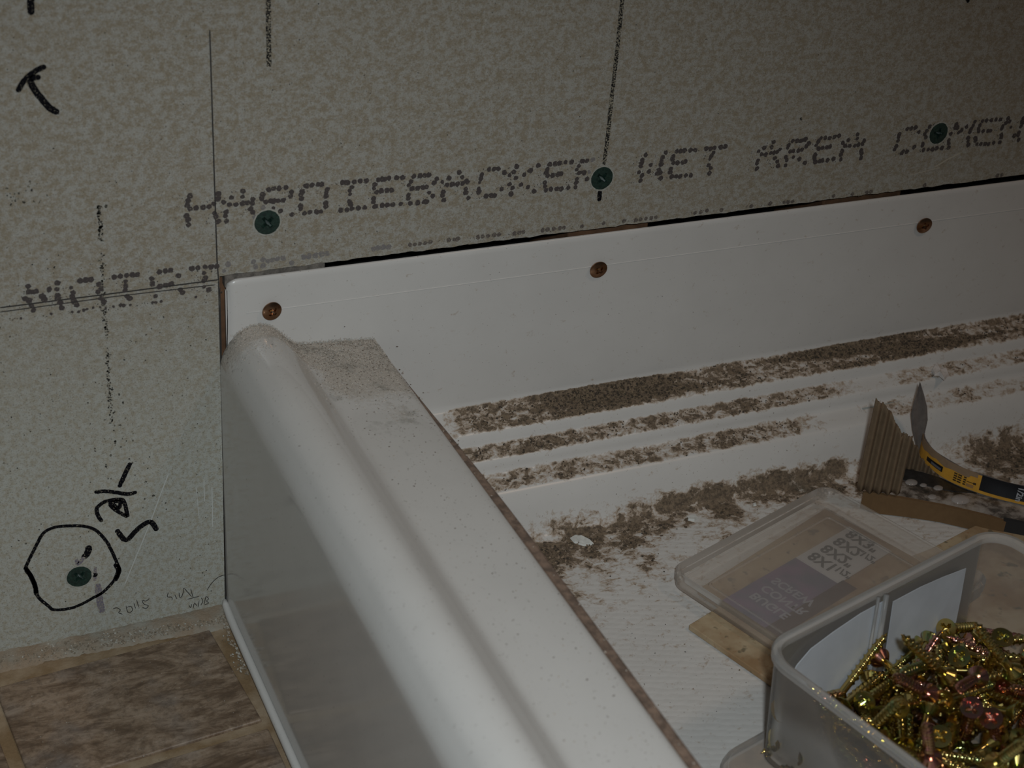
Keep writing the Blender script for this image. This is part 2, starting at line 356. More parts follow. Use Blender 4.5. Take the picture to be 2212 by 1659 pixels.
C11 = (500, 480, 4.424, [(1585,280,.9),(1590,320,.8),(1665,275,.9),(1690,303,.8),(1705,215),(1750,212),(1800,205),(1850,198),(1900,190),(1980,235,.9),(2075,170),(2130,165),(2160,160)])
dots('printed_lettering', [C9, C10, C11], .00105, ink_mat('worn_printer_ink', (.075, .06, .062), .5, .75, 1600, .85), seed=5)

strokes('marker_line', [([(1348,-40),(1335,90),(1322,205),(1313,290),(1305,352)], .0019)], .0019, M_INKDRY)
strokes('marker_line', [([(1296,412),(1294.5,430)], .0022)], .0022, M_INK)
strokes('marker_line', [([(579,-40),(580,70),(581,140)], .0020)], .0020, M_INKDRY)
strokes('marker_line', [([(65,-30),(67,25)], .0026)], .0026, M_INK)
strokes('marker_line', [([(2086,-10),(2091,2)], .0018)], .0018, M_INK)
strokes('marker_letter', [([(94,145),(80,151),(62,164),(48,180),(40,194)], .0021), ([(82,167),(64,169)], .0022), ([(64,172),(74,193),(92,216),(106,232),(121,241)], .0026)], .0024, M_INK, smoothn=4)
Z5 = lambda l: [(x/2.186, 900+y/2.186) for x, y in l]
strokes('marker_circle', [(Z5([(120,712),(135,680),(165,620),(205,550),(260,522),(340,515),(400,518),(450,535),(500,585),(530,640),(556,700),(562,725),(545,765),(490,825),(440,855),(350,900),(260,912),(230,895),(180,850),(165,800),(150,760),(121,714)]), .0015),
                          (Z5([(548,700),(560,728),(545,768)]), .0024), (Z5([(122,716),(150,762),(165,800),(172,835)]), .0021)], .0015, M_INK, smoothn=5)
strokes('handwriting', [(Z5([(612,225),(590,270),(566,325)]), .0021), (Z5([(455,355),(510,352),(600,365),(637,358)]), .0019),
                        (Z5([(478,490),(462,465),(458,430),(500,400),(560,390),(585,400),(600,460),(595,468),(545,440),(520,410),(565,400),(562,432),(535,415)]), .0018),
                        (Z5([(555,540),(595,583),(650,530),(700,497),(722,505),(737,530)]), .0024)], .002, M_INK, smoothn=4)
strokes('handwriting', [(Z5([(418,620),(414,640),(400,660)]), .0030)], .003, M_INK, smoothn=4)
strokes('handwriting', [(Z5([(398,662),(385,680),(368,695),(362,680)]), .0018), (Z5([(462,800),(470,860),(480,915)]), .0030), (Z5([(450,715),(448,770)]), .0014)], .002, M_PURP, smoothn=4)
dots('marker_dot', [(0, 900, 2.186, [(447,747)])], .0014, M_INK, sat=False)
strokes('pencil_line', [([(453,65),(462.5,371),(468.6,560),(472,606)], .00055), ([(472,606),(476,760),(481,960),(486,1180),(487,1300)], .0005),
                        ([(0,664.5),(250,633),(472,604)], .00055), ([(0,674),(250,640),(465,615)], .0004), ([(475,620),(479,800),(484,1000)], .0003)], .0005, M_PENCIL)
strokes('pencil_writing', [(Z5(l), .00032) for l in ([(533,908),(550,902),(568,912),(560,925),(578,932)], [(595,892),(605,925),(625,915),(618,895),(600,900)], [(632,880),(640,905)], [(645,865),(655,900)], [(705,858),(690,870),(672,868),(680,885),(700,892),(690,905),(672,900)],
    [(795,830),(790,850),(810,852),(812,865)], [(825,840),(835,860)], [(845,830),(850,855),(862,840),(866,815)], [(870,810),(905,850)], [(885,862),(940,848)], [(912,855),(900,812)],
    [(893,890),(900,902),(905,885)], [(912,905),(918,880),(930,895)], [(935,900),(940,870)], [(948,890),(958,870),(950,855)], [(965,885),(972,850),(985,860),(975,870),(985,880),(965,888)], [(977,820),(1000,785),(1030,758),(1062,746)])], .0003, M_PENCIL, smoothn=3)
# smudged dotted chalk line and stray specks on the board
def specks(name, pts, mat, seed):
    rr = random.Random(seed); b = MB()
    for (x, y, r) in pts:
        c = W(x, y); n = 7; ph = rr.uniform(0, 6)
        ring = [c+Vector((cos(2*pi*k/n+ph)*r*rr.uniform(.5, 1.3), -.0001, sin(2*pi*k/n+ph)*r*rr.uniform(.6, 1.6))) for k in range(n)]
        b.add(ring, [tuple(range(n))])
    return b.build(name, mat, WALL, fix=False)
rr = random.Random(9); pl = []
for k in range(330):
    y = rr.choice((rr.uniform(445, 520), rr.uniform(545, 720), rr.uniform(760, 915), rr.uniform(560, 960)))
    x = 213+(y-450)*.06+rr.gauss(0, 2.6); pl.append((x, y, rr.uniform(.0001, .0005)))
specks('smudged_line', pl, M_CHALK, 10)
pl = [(rr.uniform(0, 2200), rr.uniform(0, 560-.12*0), rr.uniform(.00008, .0003)) for k in range(420)]
pl = [p for p in pl if p[1] < 590-.125*(p[0])+25]
pl += [(rr.uniform(0, 480), rr.uniform(560, 1300), rr.uniform(.0001, .0004)) for k in range(260)]
pl += [(rr.gauss(40, 30), rr.gauss(425, 14), rr.uniform(.0002, .0006)) for k in range(26)] + [(1730, 257, .0007), (229, 445, .0006)]
specks('stray_specks', pl, M_CHALK, 12)
pl = [(rr.gauss(x, 26), rr.gauss(y, 26), rr.uniform(.0002, .0006)) for x, y in ((250, 900), (240, 960), (300, 1010), (380, 1090)) for k in range(10)]
specks('stray_specks', pl, M_CHALK, 13)
M_PALE = plain('pale_scratch', (.50, .51, .48), .9)
strokes('scratch', [(Z5([(795,270),(760,360),(720,470),(680,570),(630,690),(590,790)]), .0005), (Z5([(962,300),(966,400)]), .0004), (Z5([(925,330),(940,480)]), .0003), (Z5([(1000,330),(1004,520)]), .0005)], .0004, M_PALE, smoothn=3)
strokes('scratch', [([(2020,360),(2045,345),(2075,330)], .0007), ([(1965,378),(2030,362)], .0004)], .0005, plain('pale_scratch_tan', (.42, .38, .31), .9))

# ------------------------------------------------------------------ screws
def recess_head(R, dome, cross_w, cross_r, depth, cone, n=40, rings=14, tophat=0.0):
    """screw head, axis +Z up (drive face up), cone height downwards"""
    b = MB(); vs = []; fs = []
    for i in range(rings+1):
        r = R*i/rings
        for k in range(n):
            a = 2*pi*k/n; x = r*cos(a); y = r*sin(a)
            z = dome*(1-(r/R)**2)
            inx = (abs(x) < cross_w*(1-.35*abs(y)/cross_r) and abs(y) < cross_r) or (abs(y) < cross_w*(1-.35*abs(x)/cross_r) and abs(x) < cross_r)
            if inx: z -= depth*(1-.75*r/cross_r)
            vs.append((x, y, z))
    for i in range(rings):
        for k in range(n): fs.append((i*n+k, (i+1)*n+k, (i+1)*n+(k+1)%n, i*n+(k+1)%n))
    m = len(vs); prof = [(R*1.0, -tophat-.0004), (R*.93, -tophat-.0009), (R*.47, -cone)]
    for (r, z) in prof:
        for k in range(n): a = 2*pi*k/n; vs.append((r*cos(a), r*sin(a), z))
    base = rings*n
    for j in range(len(prof)):
        s0 = base if j == 0 else m+(j-1)*n; s1 = m+j*n
        for k in range(n): fs.append((s0+k, s1+k, s1+(k+1)%n, s0+(k+1)%n))
    fs.append(tuple(m+(len(prof)-1)*n+k for k in range(n-1, -1, -1)))
    b.add(vs, fs); return b
def shank_mesh(z0, L, core, ridge, pitch, smooth_len, n=14):
    vs = []; fs = []; steps = int(L/pitch*7)
    for i in range(steps+1):
        d = L*i/steps; tip = min(1, max(0, (L-d)/.0055)); c = core*max(.06, tip**.8)
        for k in range(n):
            ph = (d/pitch-k/n) % 1; t = max(0, 1-abs(ph-.5)*5.0)
            thr = 0 if d < smooth_len else min(1, (d-smooth_len)/.001)
            r = c+ridge*t*thr*min(1, .25+tip) if d < L-.0008 else c
            vs.append((r*cos(2*pi*k/n), r*sin(2*pi*k/n), z0-d))
    for i in range(steps):
        for k in range(n): fs.append((i*n+k, (i+1)*n+k, (i+1)*n+(k+1)%n, i*n+(k+1)%n))
    fs.append(tuple(range(n))); fs.append(tuple(steps*n+k for k in range(n-1, -1, -1)))
    b = MB(); b.add(vs, fs); return b
def gold(name, pink):
    m = NT(name)
    oi = m.new('ShaderNodeObjectInfo'); tc = m.new('ShaderNodeTexCoord')
    n = m.new('ShaderNodeTexNoise', noise_dimensions='4D'); n.inputs['Scale'].default_value = 260; n.inputs['Detail'].default_value = 1
    m.l(tc.outputs['Object'], n.inputs['Vector']); m.l(m.math('MULTIPLY', oi.outputs['Random'], 60), n.inputs['W'])
    f = m.math('ADD', m.math('MULTIPLY', n.outputs['Fac'], .75), m.math('MULTIPLY', oi.outputs['Random'], .28))
    if pink: st = [(.25, (.50, .38, .13)), (.42, (.60, .36, .20)), (.55, (.60, .27, .24)), (.68, (.55, .30, .27)), (.8, (.38, .38, .17))]
    else: st = [(.22, (.30, .40, .16)), (.36, (.50, .42, .13)), (.5, (.62, .45, .16)), (.62, (.50, .44, .16)), (.72, (.33, .45, .20)), (.84, (.62, .37, .27))]
    m.set(Base_Color=m.ramp(f, st), Metallic=1, Roughness=.21)
    return m.mat
M_GOLD = gold('yellow_zinc', False); M_PINK = gold('pink_zinc', True)
mg_ = NT('green_coating'); M_GREEN = mg_.set(Base_Color=mg_.mix(mg_.ramp(mg_.noise(900, 4, .7), [(.4, 0.), (.62, 1.)]), (.006, .018, .014), (.016, .042, .031)), Roughness=.5).mat
M_BRONZE = NT('bronze_zinc').set(Base_Color=(.33, .19, .115), Roughness=.24, Metallic=1).mat

def wall_screw(px, py, label, tilt=(0, 0)):
    p = W(px, py); root = empty('board_screw'); root.matrix_world = Matrix.Translation((p.x, -.0002, p.z)) @ Matrix.Rotation(radians(90), 4, 'X') @ Matrix.Rotation(random.uniform(0, 1.5), 4, 'Z')
    tag(root, label, 'screw', 'green screws holding the cement board')
    h = recess_head(.0054, .0002, .00085, .0028, .0030, .0036, rings=18)
    rr = random.Random(int(px))
    for v in h.v:
        rad = hypot(v.x, v.y)
        if rad > .0048: v.x *= 1+rr.uniform(-.02, .02); v.y *= 1+rr.uniform(-.02, .02)
    o = h.build('head', M_GREEN, root, smooth=False)
    shank_mesh(-.003, .026, .0016, .0006, .0024, 0).build('shank', M_GREEN, root, smooth=True)
    ring = MB(); n = 40; vs = []
    for k in range(n):
        a = 2*pi*k/n; 
        for q in (.0050, .0061+rr.uniform(-.0003, .0004)): vs.append((cos(a)*q, sin(a)*q, -.00005 if q > .0055 else -.00002))
    ring.add(vs, [(2*k, 2*k+1, (2*k+3) % (2*n), (2*k+2) % (2*n)) for k in range(n)])
    ring.build('crushed_rim', plain('crushed_board', (.33, .325, .285), .95, var=.2, nscale=900), root, fix=False)
    return root
wall_screw(577, 480, 'green screw head above the left corner of the white flange, under printed letters')
wall_screw(1300, 385, 'green screw head at the foot of the long black marker line on the cement board')
wall_screw(2027, 288, 'green screw head set in the printed lettering at the right of the cement board')
wall_screw(171, 1245, 'green screw head inside the hand-drawn black circle near the tiled floor')
def flange_screw(px, py, label, rx=0, ry=0, mat=M_BRONZE):
    p = W(px, py); root = empty('flange_screw'); root.matrix_world = Matrix.Translation((p.x, -.0016, p.z)) @ Matrix.Rotation(radians(90)+rx, 4, 'X') @ Matrix.Rotation(ry, 4, 'Y') @ Matrix.Rotation(random.uniform(0, 1.5), 4, 'Z')
    tag(root, label, 'screw', 'gold screws along the white flange')
    recess_head(.0043, .0009, .00075, .0021, .0017, .0022).build('head', mat, root, smooth=False)
    sp = recess_head(.0012, .0001, .0003, .0008, .0002, .0004, 16, 6); sp.v = [v+Vector((0, 0, -.0006)) for v in sp.v]
    sp.build('drive_recess', M_GOLD, root)
    shank_mesh(-.0022, .02, .0016, .0006, .0024, 0).build('shank', M_GOLD, root, smooth=True)
    return root
flange_screw(585.5, 669, 'reddish gold screw head by the rounded left corner of the white flange', .05, .08)
flange_screw(1290, 580, 'bronze gold screw head in the middle of the white flange, below the black marker tick', .12, -.05)
flange_screw(1993, 485, 'dark gold screw head at the right end of the white flange', .08, -.1)

# ------------------------------------------------------------------ tiled floor
def tile_mat():
    m = NT('slate_tile'); mp = m.new('ShaderNodeMapping'); mp.inputs['Rotation'].default_value = (0, 0, radians(-12)); mp.inputs['Scale'].default_value = (30, 80, 30)
    g = m.new('ShaderNodeNewGeometry'); m.l(g.outputs['Position'], mp.inputs[0])
    a = m.noise(1, 14, .80, mp.outputs[0], 1.0); b2 = m.noise(2.6, 6, .7, mp.outputs[0], .5); c3 = m.noise(30, 3)
    c = m.ramp(m.math('ADD', m.math('MULTIPLY', a, .65), m.math('MULTIPLY', b2, .35)), [(.34, (.075, .048, .030)), (.45, (.15, .098, .062)), (.52, (.265, .19, .13)), (.59, (.35, .265, .195)), (.68, (.44, .365, .30))])
    c = m.mix(m.ramp(c3, [(.50, 0.), (.70, .6)]), c, (.25, .23, .215)); c = m.mix(m.math('MULTIPLY', m.ramp(m.noise(260, 6, .75), [(.38, 1.), (.52, 0.)]), .55), c, (.09, .06, .04))
    m.set(Base_Color=c, Roughness=.42, Specular_IOR_Level=.5); m.bump(a, .35, .0012); return m.mat
M_TILE = tile_mat()
mg = NT('grout'); ng = mg.noise(700, 4, .7); ng2 = mg.noise(45, 3)
mg.set(Base_Color=mg.mix(mg.ramp(ng2, [(.4, 0.), (.6, 1.)]), mg.mix(ng, (.15, .095, .045), (.30, .20, .105)), mg.mix(ng, (.30, .22, .14), (.40, .31, .21))), Roughness=.9).bump(ng, .5, .0005)
M_GROUT = mg.mat
b = MB(); b.box((-.6, -1.0, -.02), (.0, .004, -.0015), 1)
b.box((-.6, -.0065, -.002), (.0, .004, -.0004), 1)
cx, cy = on(566, 1554, 2, 0).xy; ang = math.atan2(cy-on(269, 1644, 2, 0).y, cx-on(269, 1644, 2, 0).x)
ux = Vector((cos(ang), sin(ang), 0)); uy = Vector((-sin(ang), cos(ang), 0)); O = Vector((cx, cy, -.0022))
TWd, TH, G = .0965, .0985, .0058
tiles = MB()
for j in range(-8, 1):
    for i in range(-5, 1):
        x1 = i*(TWd+G); x0 = x1-TWd; y0 = j*(TH+G); y1 = y0+TH
        if j == 0: y1 = .066
        if j < 0: x0 += .012; x1 = min(x1+.012, .0005)
        pts = [O+ux*x+uy*y for x, y in ((x0, y0), (x1, y0), (x1, y1), (x0, y1))]
        if j == 0: pts[2].y = min(pts[2].y, -.0095); pts[3].y = min(pts[3].y, -.0085)
        for p in pts: p.x = min(p.x, -.0030)
        b.prism(pts, (0, 0, .0022), 0)
fl = struct(b.build('floor', [M_TILE, M_GROUT], bevel=.0012, seg=3))
# grout fillet against the pan lip is covered by a rough mortar bead on the wall joint
def crumb_mesh(name, items, mats, parent=None, kind=None):
    """items: (centre, size, flat, mat index) -> one mesh of little angular lumps"""
    t = (1+5**.5)/2; ico = [Vector(v).normalized() for v in ((-1,t,0),(1,t,0),(-1,-t,0),(1,-t,0),(0,-1,t),(0,1,t),(0,-1,-t),(0,1,-t),(t,0,-1),(t,0,1),(-t,0,-1),(-t,0,1))]
    fc = [(0,11,5),(0,5,1),(0,1,7),(0,7,10),(0,10,11),(1,5,9),(5,11,4),(11,10,2),(10,7,6),(7,1,8),(3,9,4),(3,4,2),(3,2,6),(3,6,8),(3,8,9),(4,9,5),(2,4,11),(6,2,10),(8,6,7),(9,8,1)]
    rr = random.Random(len(items)); vs = []; fs = []; mi = []
    for c, s, flat, k in items:
        n = len(vs); q = Quaternion((rr.gauss(0,1), rr.gauss(0,1), rr.gauss(0,1), rr.gauss(0,1))).normalized(); sc = Vector((rr.uniform(.7,1.4), rr.uniform(.6,1.1), rr.uniform(.5,1)))
        for v in ico:
            u = q @ Vector((v.x*sc.x, v.y*sc.y, v.z*sc.z)); u *= s*rr.uniform(.8, 1.2); vs.append((c[0]+u.x, c[1]+u.y, c[2]+u.z*flat))
        fs += [(a+n, b_+n, d+n) for a, b_, d in fc]; mi += [k]*20
    o = mesh(name, vs, fs, mats, parent, False, mi)
    if kind: o['kind'] = kind
    return o
M_DIRT = [plain('dirt_a', (.10, .072, .045), .95, var=.35, nscale=700), plain('dirt_b', (.19, .14, .09), .95, var=.3, nscale=700), plain('dirt_c', (.055, .042, .030), .95, var=.3, nscale=700), plain('dirt_d', (.27, .20, .14), .95, var=.3, nscale=700)]
M_MORT = [plain('mortar_a', (.34, .28, .21), .95, var=.2, nscale=900), plain('mortar_b', (.30, .25, .19), .95, var=.2, nscale=900), plain('mortar_c', (.42, .40, .35), .95, var=.15, nscale=900), plain('mortar_d', (.20, .165, .12), .95)]
rr = random.Random(21)
# mortar bead: bumpy strip
bead = MB(); vs = []; fs = []; nx = 150; prof = [(0.0, .0013), (-.0018, .0013), (-.0042, .0010), (-.0070, .0006), (-.0092, .0001), (-.0108, -.0016)]
for i in range(nx+1):
    x = -.20+.1985*i/nx; near = max(0, 1-abs(x)/.05)
    for j, (y, z) in enumerate(prof):
        q = noise.noise(Vector((x*130, j*1.7, 3)))*.0012+noise.noise(Vector((x*600, j*3.1, 8)))*.0008
        vs.append((x, y*(1+near*.35)+q*(1.2 if j > 1 else .2), max(-.0016, z*(1+.7*near)+q*.8)))
m6 = len(prof)
for i in range(nx):
    for j in range(m6-1): fs.append((i*m6+j, i*m6+j+1, (i+1)*m6+j+1, (i+1)*m6+j))
bead.add(vs, fs)
mm = NT('mortar_bead'); n1 = mm.noise(600, 4, .7); n2 = mm.noise(60, 3)
mm.set(Base_Color=mm.mix(mm.ramp(n2, [(.4, 0.), (.62, 1.)]), mm.mix(n1, (.22, .16, .105), (.36, .285, .21)), mm.mix(n1, (.27, .25, .205), (.38, .36, .31))), Roughness=.95).bump(n1, .7, .0008)
bo = bead.build('trim_6', mm.mat, smooth=True); struct(bo)
it = []
for k in range(1100):
    x = -.0025-abs(rr.gauss(0, .05)); 
    if x < -.11: continue
    it.append(((x, -rr.uniform(.001, .012), .0011), rr.uniform(.00015, .00065), .7, rr.choice((0, 1, 1, 1, 3, 3, 2))))
for k in range(120):
    y = -rr.uniform(.012, .05); it.append(((-.0035-abs(rr.gauss(0, .0016)), y, .0002), rr.uniform(.0002, .0008), .7, rr.choice((0, 1, 2, 3))))
for k in range(240): it.append(((-rr.uniform(.003, .10), -rr.uniform(.015, .12), .0003), rr.uniform(.00008, .00025), .8, rr.choice((1, 2, 3))))
o = crumb_mesh('mortar_crumbs', it, M_MORT, kind='stuff'); o['label'] = 'pale mortar crumbs along the joint of cement board and tiled floor'; o['category'] = 'mortar crumbs'

# ------------------------------------------------------------------ shower pan
PAN = empty('shower_pan', (0, 0, 0)); tag(PAN, 'white acrylic shower pan with rounded curb, screwed flange and stepped back ledge', 'shower pan')
def catmull(pts, k):
    out = []
    for i in range(len(pts)-1):
        p0, p1, p2, p3 = pts[max(i-1, 0)], pts[i], pts[i+1], pts[min(i+2, len(pts)-1)]
        for j in range(k):
            t = j/k; out.append(tuple(.5*(2*b1+(c-a)*t+(2*a-5*b1+4*c-d)*t*t+(3*b1-a-3*c+d)*t**3) for a, b1, c, d in zip(p0, p1, p2, p3)))
    out.append(pts[-1]); return out
FZ = .040
# back panel profile (y, z): rounded flange top, face, three dirt ledges, slope to the pan floor
bp = [(.0030, ZF-.0030), (.0019, ZF-.0016), (.0014, ZF-.0003), (.0009, ZF), (.0002, ZF-.0008), (0, ZF-.0024), (0, ZF-.003)]
bp += [(0, ZF-.003-(ZF-.003-.0945)*k/10) for k in range(1, 11)]+[(0, .0935), (0, .0925), (0, .0915)]
bp += catmull([(0, .0905), (-.0008, .0882), (-.0035, .0866), (-.0085, .0850), (-.0125, .0838), (-.0150, .0822), (-.0163, .0795), (-.0172, .0772), (-.0195, .0757), (-.0225, .0747), (-.0248, .0736), (-.0260, .0716), (-.0266, .0688), (-.0280, .0669), (-.0312, .0656), (-.0350, .0645), (-.0382, .0625), (-.0415, .0570), (-.0440, .0500), (-.0465, .0440), (-.0500, .0412), (-.0560, .0401), (-.0620, .0400)], 4)
BANDF = []; CLODS = []
def sst(a, b2, x): t = max(0, min(1, (x-a)/(b2-a))) if a != b2 else 0; return t*t*(3-2*t)
def win(a, b2, c, d, x): return sst(a, b2, x)*(1-sst(c, d, x))
def nz(x, y, s, seed=0): return noise.noise(Vector((x*s, y*s, seed)))
def cov_back(x, y, z):
    if z > .0925: return 0
    e1 = win(.098, .112, 9, 10, x)
    c = 0
    w1 = win(-.0001, .0, .0137, .0152, -y) if z > .0838 or y > -.0145 else 0
    if z > .0815 and y > -.0152:
        heavy = win(.130, .172, .190, .245, x+8*nz(y, 1, 160)*.01)*.6+win(.300, .345, .365, .41, x+8*nz(y, 2, 160)*.01)*.5
        c = max(c, (win(.0815, .0835, .0882, .0898, z))*e1*(.62+.25*nz(x, 0, 45)+heavy*(1 if y > -.011 else .5)))
    if .0725 < z < .0785 and -.0255 < y < -.0168:
        c = max(c, win(.0728, .0742, .0765, .0783, z)*win(.098, .108, .30, .34, x)*(.62+.22*nz(x, 3, 60))+win(.0728, .0742, .0765, .0783, z)*sst(.33, .36, x)*(.40+.5*max(0, nz(x, 7, 40))))
    if .0625 < z < .0690 and y < -.0268:
        c = max(c, win(.0630, .0642, .0665, .0688, z)*(win(.098, .108, .285, .31, x)*(.56+.25*nz(x, 5, 60))+sst(.31, .34, x)*(.30+.5*max(0, nz(x, 9, 45)))))
    if z < .052: c = max(c, .05+sst(.052, .042, z)*.18*win(.10, .13, 9, 10, x), cov_floor(x, y)*sst(.054, .046, z))
    return c
BANDF = [on(x, y, 2, FZ) for x, y in ((1130, 1210), (1230, 1170), (1330, 1150), (1430, 1110), (1520, 1085), (1600, 1072), (1680, 1052), (1790, 1030))]
CLODS = [(on(x, y, 2, FZ), r, a) for x, y, r, a in ((1180, 1200, .011, .6), (1205, 1245, .008, .45), (1225, 1290, .006, .4), (1290, 1210, .010, .35), (1390, 1205, .008, .45), (1410, 1225, .006, .5), (1370, 1180, .008, .4), (1240, 1160, .008, .35), (1555, 1095, .007, .4), (1590, 1120, .006, .4), (1700, 1050, .010, .5), (1740, 1060, .010, .5), (1580, 1170, .006, .35), (1300, 1245, .008, .25), (1510, 1240, .004, .3), (1830, 1050, .012, .5), (1190, 1250, .006, .4), (2160, 985, .016, .75), (2200, 1010, .018, .7), (2120, 990, .010, .5), (2212, 985, .02, .6), (2090, 1180, .004, .3), (1950, 1115, .004, .4))]
def cov_floor(x, y):
    p = Vector((x, y, FZ)); best = 9
    for a, b2 in zip(BANDF, BANDF[1:]):
        d = b2-a; t = max(0, min(1, (p-a).dot(d)/d.dot(d))); q = (p-(a+d*t)); best = min(best, q.length*(1 if q.y > 0 else .62))
    c = .50*math.exp(-(best/.0055)**2)+.26*math.exp(-(best/.016)**2)
    for cpt, r, a in CLODS:
        d2 = (p.x-cpt.x)**2+(p.y-cpt.y)**2; c += a*.8*math.exp(-d2/(r*r))
    c += .35*math.exp(-max(0, x-.076)/.006)*sst(-.16, -.05, y)
    c += .14*sst(-.17, -.08, y)
    return min(c, 1.1)*(.80+.9*max(-.55, nz(x, y, 150, 6)*.8+nz(x, y, 60, 7)*.35))+.06
def grid(name, nx, ny, fn, mat, attr, afn, parent, smooth=True, flip=False):
    vs = [fn(i, j) for i in range(nx) for j in range(ny)]
    fs = [((i*ny+j, i*ny+j+1, (i+1)*ny+j+1, (i+1)*ny+j) if not flip else (i*ny+j, (i+1)*ny+j, (i+1)*ny+j+1, i*ny+j+1)) for i in range(nx-1) for j in range(ny-1)]
    o = mesh(name, vs, fs, mat, parent, smooth)
    for an, af in zip(attr, afn):
        at = o.data.attributes.new(an, 'FLOAT', 'POINT'); at.data.foreach_set('value', [float(max(0, af(*v))) for v in vs])
    return o
XS = [.0038, .0042, .0052, .0075]+[.0105+k*.003 for k in range(185)]+[.7, .9]
def bfn(i, j):
    x = XS[i]; y, z = bp[j]
    if x < .0105:   # rounded upper left corner of the flange
        top = ZF-.0042+math.sqrt(max(0, .0042**2-(.0080-min(x, .0080))**2)) if x < .0080 else ZF
        if z > top: z = top-(ZF-z)*.3
        if x < .0045: y += .0012
    x = x-(.0018*sst(.158, .10, z) if x < .0105 else 0)
    return (x, y, z)
grid('back_flange', len(XS), len(bp), bfn, M_PANEL, ['dirt'], [cov_back], PAN, flip=True)
# solid thickness behind flange edge
b = MB(); b.box((.0033, .0012, .002), (.0041, .0022, ZF-.005)); b.build('flange_edge', M_ACR, PAN)
FX = [.0745+k*.0025 for k in range(176)]+[.7, .9]; FY = [-.058-k*.0025 for k in range(116)]+[-.45, -.9]
def ffn(i, j):
    x, y = FX[i], FY[j]; return (x, y, FZ+.0001*0-(.00002 if False else 0))
grid('pan_floor', len(FX), len(FY), ffn, M_PFLOOR, ['dirt'], [lambda x, y, z: cov_floor(x, y)], PAN, flip=False)
# curb profile (x, z)
cp = catmull([(0, .004), (0, .06), (0, .100), (0, .120), (0, .1285), (.0003, .1318), (.0013, .1350), (.0033, .1388), (.0064, .1430), (.0115, .1462), (.0170, .1470), (.0220, .1455), (.0270, .1412), (.0305, .1375), (.0340, .1353), (.0400, .1344), (.0520, .1335), (.0620, .1326), (.0680, .1318), (.0702, .1308)], 5)
cp += [(.0710, .1296), (.0715, .1285), (.0730, .1281), (.0750, .1279), (.0760, .1276), (.0764, .1268), (.0766, .1255), (.0767, .10), (.0780, .045), (.080, .039)]
CY = [.0003]+[-.0015-k*.002 for k in range(60)]+[-.125-k*.01 for k in range(30)]+[-.6, -.9]
def cfn(i, j):
    x, z = cp[j]
    if x > .0710: q = .22+.85*sst(.0, .15, -CY[i]); x = .0710+(x-.0710)*q
    return (x, CY[i], z)
def dust(x, y, z):
    if z < .131: return 0
    q = .012+.033*sst(.024, .046, x)
    fall = 1.2*math.exp(-(max(0, -y)/(q*(1+.5*nz(x, y, 60, 3))))**1.4)
    return fall+(.14*math.exp(y/.10) if x > .03 else .02)
grid('curb', len(CY), len(cp), cfn, M_CURB, ['dust', 'edge_brown'], [dust, lambda x, y, z: (sst(.0704, .0712, x)*.92*sst(.1235, .1262, z))], PAN, flip=True)
b = MB(); b.tube([(-.0011, -.0005, .0048), (-.0013, -.003, .0034), (-.0014, -.012, .0027)]+[(-.0014, -.02-k*.04, .0026) for k in range(22)], [.0009, .0017, .0019]+[.0019]*22, 14)
b.build('bottom_lip', M_ACR, PAN, smooth=True)
b = MB(); b.tube([(.0118+k*.02, -.0001-.00003*k/25, .1535+.00000*k) for k in range(36)], .00018, 6); b.build('scribed_line', plain('scribed', (.66, .64, .61), .4), PAN, smooth=True)

def inpoly(x, y, P):
    c = False
    for (x0, y0), (x1, y1) in zip(P, P[1:]+P[:1]):
        if (y0 > y) != (y1 > y) and x < (x1-x0)*(y-y0)/(y1-y0)+x0: c = not c
    return c
def pz(l, z=.0425): return [tuple(on(a, c, 2, z).xy) for a, c in l]
ZONES = [[(.1695, -.1285), (.178, -.098), (.300, -.060), (.345, -.108), (.42, -.10), (.44, -.34), (.125, -.34), (.128, -.20), (.160, -.190), (.184, -.172)],
         pz([(1850, 1045), (1875, 1112), (2130, 1160), (2300, 1180), (2300, 1080), (2100, 1030), (1990, 960), (1950, 900)])]
def clear(x, y): return not any(inpoly(x, y, Z) for Z in ZONES)
# ---- loose dirt: little crumbs on ledges, floor and curb
rr = random.Random(33); it = []
def surf_back(y):
    best = None
    for (y0, z0), (y1, z1) in zip(bp, bp[1:]):
        if y1 <= y <= y0 and y0 != y1: return z0+(z1-z0)*(y0-y)/(y0-y1)
    return .087
for k in range(22000):
    x = rr.uniform(.10, .47); y = -rr.uniform(.0004, .0385); z = surf_back(y); c = cov_back(x, y, z)
    n = noise.noise(Vector((x*290, y*340, 2)))*.5+.5
    if c > .25 and rr.random() < (c-.2)*.8 and n < c*.95-.10: it.append(((x, y, z+.0002), rr.uniform(.00018, .0006)*(.7+c*.5), .8, rr.choice((0, 0, 1, 2, 2, 1))))
o = crumb_mesh('ledge_dirt', it[:7500], M_DIRT, kind='stuff'); o['label'] = 'brown dirt crumbs lying in three bands on the ledges of the white pan'; o['category'] = 'dirt'
it = []
for k in range(22000):
    x = rr.uniform(.078, .46); y = -rr.uniform(.046, .17); c = cov_floor(x, y); n = noise.noise(Vector((x*230, y*230, 5)))*.5+.5
    z = surf_back(y) if y > -.062 else FZ
    if not clear(x, y): continue
    if z < .0405 and (c > .3 and n < c*.85-.05 and rr.random() < c*.8): it.append(((x, y, z+.0002), rr.uniform(.0002, .0009), .75, rr.choice((0, 0, 1, 2, 3))))
    elif rr.random() < .02: it.append(((x, y, z+.0001), rr.uniform(.0001, .0004), .6, rr.choice((0, 1, 2))))
for k in range(700):
    x, y = rr.uniform(.08, .40), -rr.uniform(.10, .33)
    if clear(x, y): it.append(((x, y, FZ+.0001), rr.uniform(.00008, .0003), .6, rr.choice((0, 1, 2, 3))))
